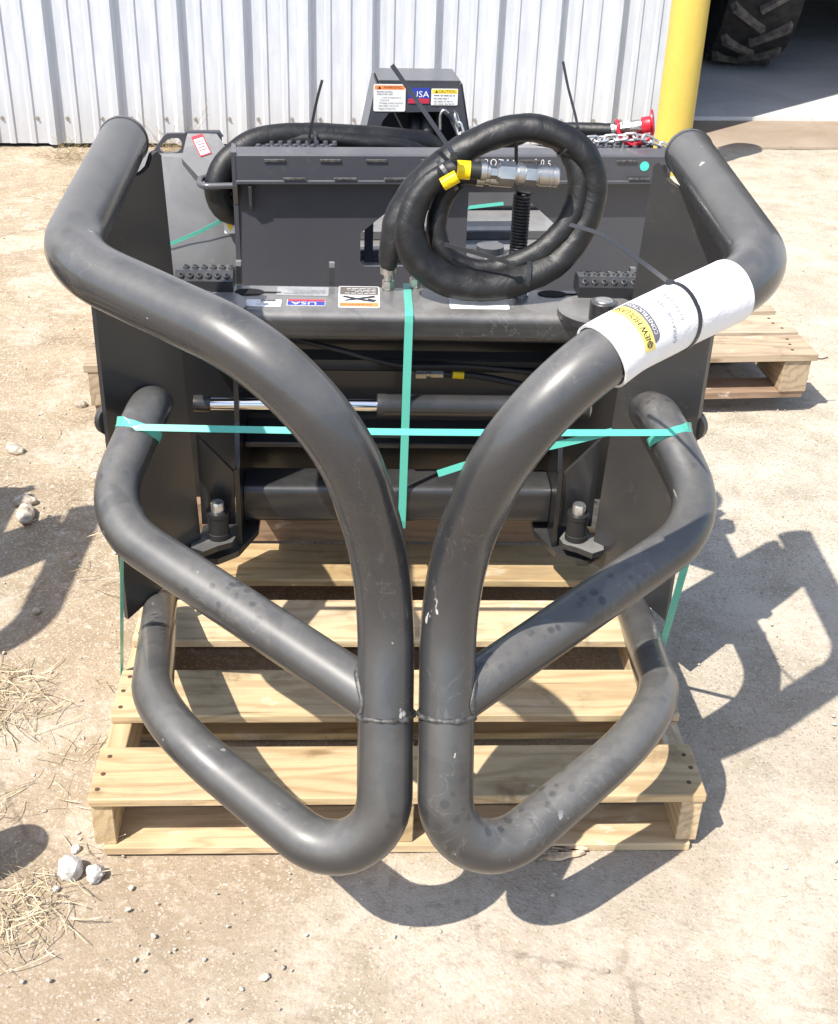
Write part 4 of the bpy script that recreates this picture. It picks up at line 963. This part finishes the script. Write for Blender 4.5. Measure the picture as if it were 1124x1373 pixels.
# hose tower
tw = .30
mb = MB(); outer = [(-.205, .345), (-.205, .69), (-.171, .852), (-.165, .858), (.048, .860), (.056, .854), (.09, .69), (.09, .345), (.06, .345), (-.03, .345), (-.10, .345), (-.17, .345)]
inner = [(-.180, .36), (-.178, .69), (-.158, .755), (-.140, .778), (.008, .782), (.028, .762), (.066, .69), (.066, .36), (.05, .36), (-.03, .36), (-.10, .36), (-.165, .36)]
mb.prism(outer, (0, tw, 0), (1, 0, 0), (0, 0, 1), .008, hole=inner); tow = mb.build('hose_tower', M['rear_paint'], rc)
mb = MB(); mb.prism([(-.205, .60), (-.205, .69), (-.171, .852), (.056, .854), (.09, .69), (.09, .60)], (0, tw+.16, 0), (1, 0, 0), (0, 0, 1), .008); mb.build('tower_back', M['rear_paint'], tow)
for pa_, pb_ in (((-.205, .69), (-.171, .852)), ((.09, .69), (.056, .854)), ((-.205, .60), (-.205, .69)), ((.09, .60), (.09, .69))):
    mb = MB(); mb.add([(pa_[0], tw+.0045, pa_[1]), (pb_[0], tw+.0045, pb_[1]), (pb_[0], tw+.1555, pb_[1]), (pa_[0], tw+.1555, pa_[1])], [(0, 1, 2, 3)]); o = mb.build('tower_side', M['rear_paint'], tow); sm2 = o.modifiers.new('thickness', 'SOLIDIFY'); sm2.thickness = .006
mb = MB(); mb.box((-.0575, tw+.08, .862), (.225, .168, .006), .001); mb.build('tower_top', M['rear_paint'], tow)
for u, r in ((-.062, .020), (-.028, .024)):
    mb = MB(); mb.tube(spline([(u, tw+.0, .60), (u, tw+.03, .70), (u+.004, tw+.06, .745), (u+.01, tw+.12, .75)], 6), r, 16); mb.build('tower_hose', M['sleeve'], tow, smooth=60)
TX, TY = (1, 0, 0), (0, 0, 1)
rr = random.Random(8)
decal('warning_label', rc, (-.140, tw-.0048, .818), TX, TY, .088, .072, [('rect', 0, .0275, .082, .011, 1), ('poly', [(-.033, .0235), (-.023, .0235), (-.028, .0315)], 2), ('text', 'WARNING', .0105, .008, .0275, 2)]
      + [('text', t, .0062, x, y, 2, .9) for t, x, y in (('BEFORE LEAVING', -.014, .016), ("OPERATOR'S SEAT", -.013, .0095), ('- Lower all equipment to', .004, .001), ('the ground', -.014, -.0055), ('- Disengage auxiliary hydraulics', .003, -.013), ('- Stop engine, remove key', -.004, -.0205), ('- Engage parking brake', -.008, -.028))], [M['white'], M['orange'], M['ink']])
decal('flag_label', rc, (-.059, tw-.0048, .824), TX, TY, .060, .042, [('rect', 0, .008, .058, .025, 0), ('rect', 0, -.0135, .058, .013, 1), ('text', 'USA', .023, .004, .0035, 2, 1.15)], [M['blue'], M['lred'], M['white']])
decal('caution_label', rc, (.012, tw-.0048, .8215), TX, TY, .074, .044, [('rect', 0, .0145, .070, .011, 1), ('poly', [(-.027, .011), (-.018, .011), (-.0225, .0185)], 2), ('text', 'CAUTION', .0105, .006, .0145, 2)]
      + lines(-.030, .034, .004, .0075, 4, .0017, 2, rr), [M['white'], M['lyellow'], M['ink']])
mb = MB(); mb.tube(spline([(.003, tw-.012, .735), (.001, tw-.014, .772), (.010, tw-.014, .788), (.024, tw-.012, .780)], 6), .0035, 8); mb.build('wire_hook', M['galv'], rc, smooth=60)
# teal dot and chalk on the lip
lf = dw-.006-.040
mb = MB(); mb.prism([(.512+.0125*cos(2*pi*k/20), .709+.0125*sin(2*pi*k/20)) for k in range(20)], (0, lf-.0006, 0), (1, 0, 0), (0, 0, 1), .0008); mb.build('round_sticker', M['teal_dot'], rc)
rc_ = random.Random(5)
for k, ch in enumerate('ROTARY 005'):
    if ch == ' ': continue
    an = rc_.uniform(-.16, .16); ox = .088+.0185*k; oz = .716+rc_.uniform(-.002, .002); sc_ = rc_.uniform(.92, 1.08)
    V, Fc = text_mesh(ch, .026*sc_, plane_fn((ox, lf-.0012, oz), (cos(an), 0, sin(an)), (-sin(an), 0, cos(an)), 0, .85)); mb = MB(); mb.add(V, Fc); mb.build('chalk_letter', M['chalk'], rc)

# rear hoses
def rl(u, w_, z): return RO+RX*u+RY*w_+Vector((0, 0, z))
def rhose(label, pts, r, name='hydraulic_hose'):
    o = rl(*pts[0]); t = thing(name, label, 'hose', o)
    mb = MB(); sp_ = resample(spline([rl(*p)-o for p in pts], 8), 90); mb.tube(sp_, r, 18, lump=lambda f_, th: 1+.05*noise.noise(Vector((f_*25, cos(th), sin(th))))); mb.build('sleeve', M['sleeve'], t, smooth=60); return t
rhose('thick black hose looping round the left end of the mounting plate', [(.06, .34, .60), (-.03, .24, .70), (-.12, .19, .728), (-.25, .165, .742), (-.40, .15, .750), (-.51, .13, .738), (-.585, .10, .69), (-.612, .08, .63), (-.595, .085, .575), (-.54, .12, .55), (-.46, .17, .56), (-.38, .22, .60)], .033)
rhose('second black hose lying along the top of the mounting plate', [(.02, .20, .66), (-.10, .15, .718), (-.22, .135, .735), (-.34, .135, .745), (-.46, .13, .735), (-.545, .115, .69), (-.565, .115, .63), (-.54, .13, .585)], .020)
rhe = rhose('short black hose with red cap above the right end of the plate', [(.15, .22, .70), (.26, .20, .752), (.36, .175, .764), (.45, .14, .770)], .0185)
oR = rl(.15, .22, .70); hd = (rl(.55, .105, .796)-rl(.45, .14, .771)).normalized(); hb = rl(.452, .14, .771)-oR
mb = MB(); mb.lathe([(.021, 0), (.021, .008), (.015, .009), (.015, .014)], hb, hd, 18); mb.lathe([(.017, .014), (.017, .028)], hb, hd, 6); mb.lathe([(.0135, .028), (.0135, .033)], hb, hd, 16); mb.lathe([(.018, .033), (.018, .05)], hb, hd, 6); mb.lathe([(.0165, .05), (.0165, .085)], hb, hd, 20); mb.build('coupler', M['silver'], rhe)
mb = MB(); mb.lathe([(.020, .080), (.0215, .082), (.0215, .104), (.019, .106)], hb, hd, 22); mb.lathe([(.030, .1055), (.030, .110)], hb+Vector((0, 0, .008)), hd, 22); mb.build('dust_cap', M['red'], rhe, smooth=40)
mb = MB(); mb.tube(spline([hb+hd*.105, hb+hd*.11+Vector((0, 0, -.03)), hb+hd*.08+Vector((0, -.01, -.045)), hb+hd*.045+Vector((0, -.02, -.04)), hb+hd*.018+Vector((0, -.02, -.01)), hb+hd*.012+Vector((0, -.012, .016)), hb+hd*.012+Vector((0, .01, .02))], 6), .0055, 10); mb.build('cap_tether', M['red'], rhe, smooth=60)
mb = MB(); mb.lathe([(.018, .060), (.018, .085), (.023, .087), (.023, .10)], hb+Vector((-.005, .03, -.042)), hd, 20); mb.build('dust_cap', M['red'], rhe, smooth=40)

# chains
def chain(label, pts, flip=0):
    o = rl(*pts[0]); t = thing('chain', label, 'chain', o, 0, None); base = None; P = [rl(*p)-o for p in pts]
    for i in range(len(P)-1):
        a_, b_ = P[i], P[i+1]; d_ = (b_-a_).normalized(); ln = .018
        if base is None:
            pth = []; 
            for k in range(20):
                an = 2*pi*k/20; pth.append((cos(an)*.0085+(.0095 if cos(an) > 0 else -.0095), sin(an)*.0092, 0))
            mb = MB(); mb.tube(pth, .0036, 8, closed=True); base = mb.build('chain_link', M['galv'], t, smooth=60); lk = base
        else: lk = base.copy(); COL.objects.link(lk); lk.parent = t
        u = Vector((0, 0, 1)) if (i+flip) % 2 == 0 else RY.copy(); u = (u-d_*u.dot(d_)).normalized(); v_ = d_.cross(u)
        if (i+flip) % 2: u = (u+v_*.5).normalized(); v_ = d_.cross(u)
        mdl = (a_+b_)/2
        lk.matrix_local = Matrix(((d_.x, u.x, v_.x, mdl.x), (d_.y, u.y, v_.y, mdl.y), (d_.z, u.z, v_.z, mdl.z), (0, 0, 0, 1)))
    return t
chain('grey steel chain lying across the right step of the cutter', [(.372+.0255*k, .085+.006*sin(k), z) for k, z in enumerate((.757, .757, .759, .762, .766, .768, .764, .755, .745, .728))])
chain('short grey steel chain hanging beside the hose tower', [(.045, .285, .775), (.052, .28, .752), (.06, .275, .727), (.064, .272, .70)], 1)

# ------------------------------------------------------------------ stones, straw, scraps
def stone(x, y, r, label, mat='rock', sq_=(1, .8, .6), group=None):
    rnd = random.Random(int((x*1000+y*77)*13) & 0xffff); mb = MB(); mb.ico((0, 0, 0), r, 3, .035, sq_, rnd=rnd); sd0 = rnd.uniform(0, 50)
    mb.v = [tuple(Vector(p)*(1+.30*noise.noise(Vector(p)/r*1.1+Vector((sd0, 0, 0)))+.12*noise.noise(Vector(p)/r*3+Vector((sd0, 5, 0))))) for p in mb.v]
    o = mb.build('stone', M[mat]); o.location = (x, y, r*sq_[2]*.48); o.rotation_euler = (0, 0, rnd.uniform(0, 6)); return tag(o, label, 'stone', group)
stone(-.538, -.040, .022, 'white chalky stone, larger one left of the near pallet corner', 'rock_white', (1, .9, .95))
stone(-.497, -.048, .016, 'white chalky stone right beside the larger white one', 'rock_white', (1, .9, .9))
stone(-.541, .010, .009, 'tiny white stone just behind the larger white stone', 'rock_white')
stone(-.556, -.075, .007, 'tiny white crumb in front of the larger white stone', 'rock_white')
stone(-.488, .255, .011, 'pale round pebble by the left edge of the pallet', 'rock')
stone(-.981, 1.44, .022, 'pale stone on the dirt at far left of the picture', 'rock', (1.2, .8, .6))
stone(-.744, 1.30, .017, 'tan stone at the tip of the left shadow', 'rock', (1.2, .8, .6))
stone(-.872, 1.10, .034, 'flat tan stone lying inside the left shadow', 'rock', (1.3, .7, .5))
stone(-.890, 1.165, .024, 'tan stone behind the flat one in the left shadow', 'rock', (1.2, .8, .6))
stone(-.70, 1.55, .016, 'pale stone on the dirt behind the left tube bend', 'rock_white')
stone(-.86, 1.72, .018, 'small brown stone on the dirt near the left pallet end', 'rock')
stone(-.76, .70, .011, 'small tan stone beside the left shadow edge', 'rock')
stone(-.21, -.25, .007, 'dark grey crumb on the ground in front of the pallet', 'rock', (1.3, 1, .5))
# splintered wood flake
mb = MB(); rnd = random.Random(3); pts = []
for k in range(22):
    an = 2*pi*k/22; r = 1+rnd.uniform(-.25, .25); pts.append((.055*cos(an)*r, .014*sin(an)*r))
mb.prism(pts, (0, 0, .006), (1, .1, .06), (0, 1, 0), .006); 
for k in range(6): mb.box((rnd.uniform(-.04, .04), rnd.uniform(-.01, .01), .0115), (rnd.uniform(.03, .06), .004, .003), 0, Matrix.Rotation(rnd.uniform(-.2, .2), 3, 'Z'))
o = mb.build('wood_flake', M['splinter']); o.location = (.262, -.010, 0); tag(o, 'splintered flake of wood lying under the near pallet edge', 'wood scrap')
# gravel
rnd = random.Random(21); mb = MB()
tmpl = MB(); tmpl.ico((0, 0, 0), 1, 1, .22, (1, .85, .6), rnd=rnd); T_v = [Vector(p) for p in tmpl.v]
ico0 = MB(); ico0.ico((0, 0, 0), 1, 1, 0); 
bm = bmesh.new(); bmesh.ops.create_icosphere(bm, subdivisions=1, radius=1); bm.verts.index_update(); IV = [q.co.copy() for q in bm.verts]; IF = [tuple(q.index for q in f_.verts) for f_ in bm.faces]; bm.free()
for k in range(4500):
    if k < 3000: x, y = rnd.uniform(-1.2, 1.5), rnd.uniform(-.45, 2.4)
    else: x, y = rnd.uniform(-2.4, 2.6), rnd.uniform(1.2, 4.6)
    r = .0015+.0036*rnd.random()**3.2
    if rnd.random() < .006: r *= 1.5
    if -.52 < x < .53 and 0 < y < 1.22: continue
    rz = rnd.uniform(0, 6); sx, sy, sz = rnd.uniform(.8, 1.3), rnd.uniform(.6, 1), rnd.uniform(.45, .8); c_, s_ = cos(rz), sin(rz)
    V = []
    for q in IV:
        j = 1+rnd.uniform(-.18, .18); X, Y, Z = q.x*sx*r*j, q.y*sy*r*j, q.z*sz*r*j; V.append((x+c_*X-s_*Y, y+s_*X+c_*Y, r*sz*.45+Z-.001))
    mb.add(V, IF)
tag(mb.build('gravel', M['pebble']), 'loose small pebbles scattered over the dirt and worn concrete', 'gravel', kind='stuff')
# straw
def straws(name, cx, cy, rx, ry, n, lmax, label, mat='straw', seed=1, tilt=.12):
    rnd = random.Random(seed); mb = MB()
    for k in range(n):
        rr_ = rnd.random()**.7; an = rnd.uniform(0, 2*pi); x, y = cx+rx*rr_*cos(an), cy+ry*rr_*sin(an); l = rnd.uniform(.25, 1)*lmax; d = rnd.uniform(0, 2*pi)
        z0 = rnd.uniform(.001, .008); z1 = z0+abs(rnd.gauss(0, tilt))*l
        bend = rnd.gauss(0, .5); P = []; q = Vector((x, y, z0)); ns = 5
        for m_ in range(ns+1):
            P.append(q.copy()); dd = d+bend*m_/ns+(rnd.gauss(0, .5) if rnd.random() < .12 else 0); q = q+Vector((cos(dd), sin(dd), (z1-z0)/l+(.25 if m_ == 2 else -.15)*rnd.random()*.3))*(l/ns); q.z = max(q.z, .0006)
        mb.tube(P, rnd.uniform(.0004, .0010), 3, caps=False)
    return tag(mb.build(name, M[mat]), label, 'straw', kind='stuff')
straws('straw', -.76, .40, .10, .11, 170, .085, 'clump of dry straw on the dirt at the left edge', seed=2)
straws('straw', -.62, -.13, .11, .11, 190, .075, 'clump of dry straw on the dirt at lower left', seed=3)
straws('straw', -.62, .18, .16, .30, 60, .10, 'loose straws scattered left of the near pallet', seed=4)
straws('straw', -.75, 1.2, .25, .55, 70, .07, 'loose straws scattered along the left dirt', seed=5)
straws('straw', -1.41, 4.42, .16, .10, 120, .14, 'dry weeds at the foot of the white wall on the left', 'weed', 6, .55)
straws('straw', -.98, 4.54, .14, .07, 110, .16, 'dry weeds at the wall foot behind the cutter handle', 'weed', 7, .8)
straws('straw', -1.05, 3.9, .5, .4, 160, .08, 'dry plant litter on the dirt before the wall', 'weed', 8, .2)
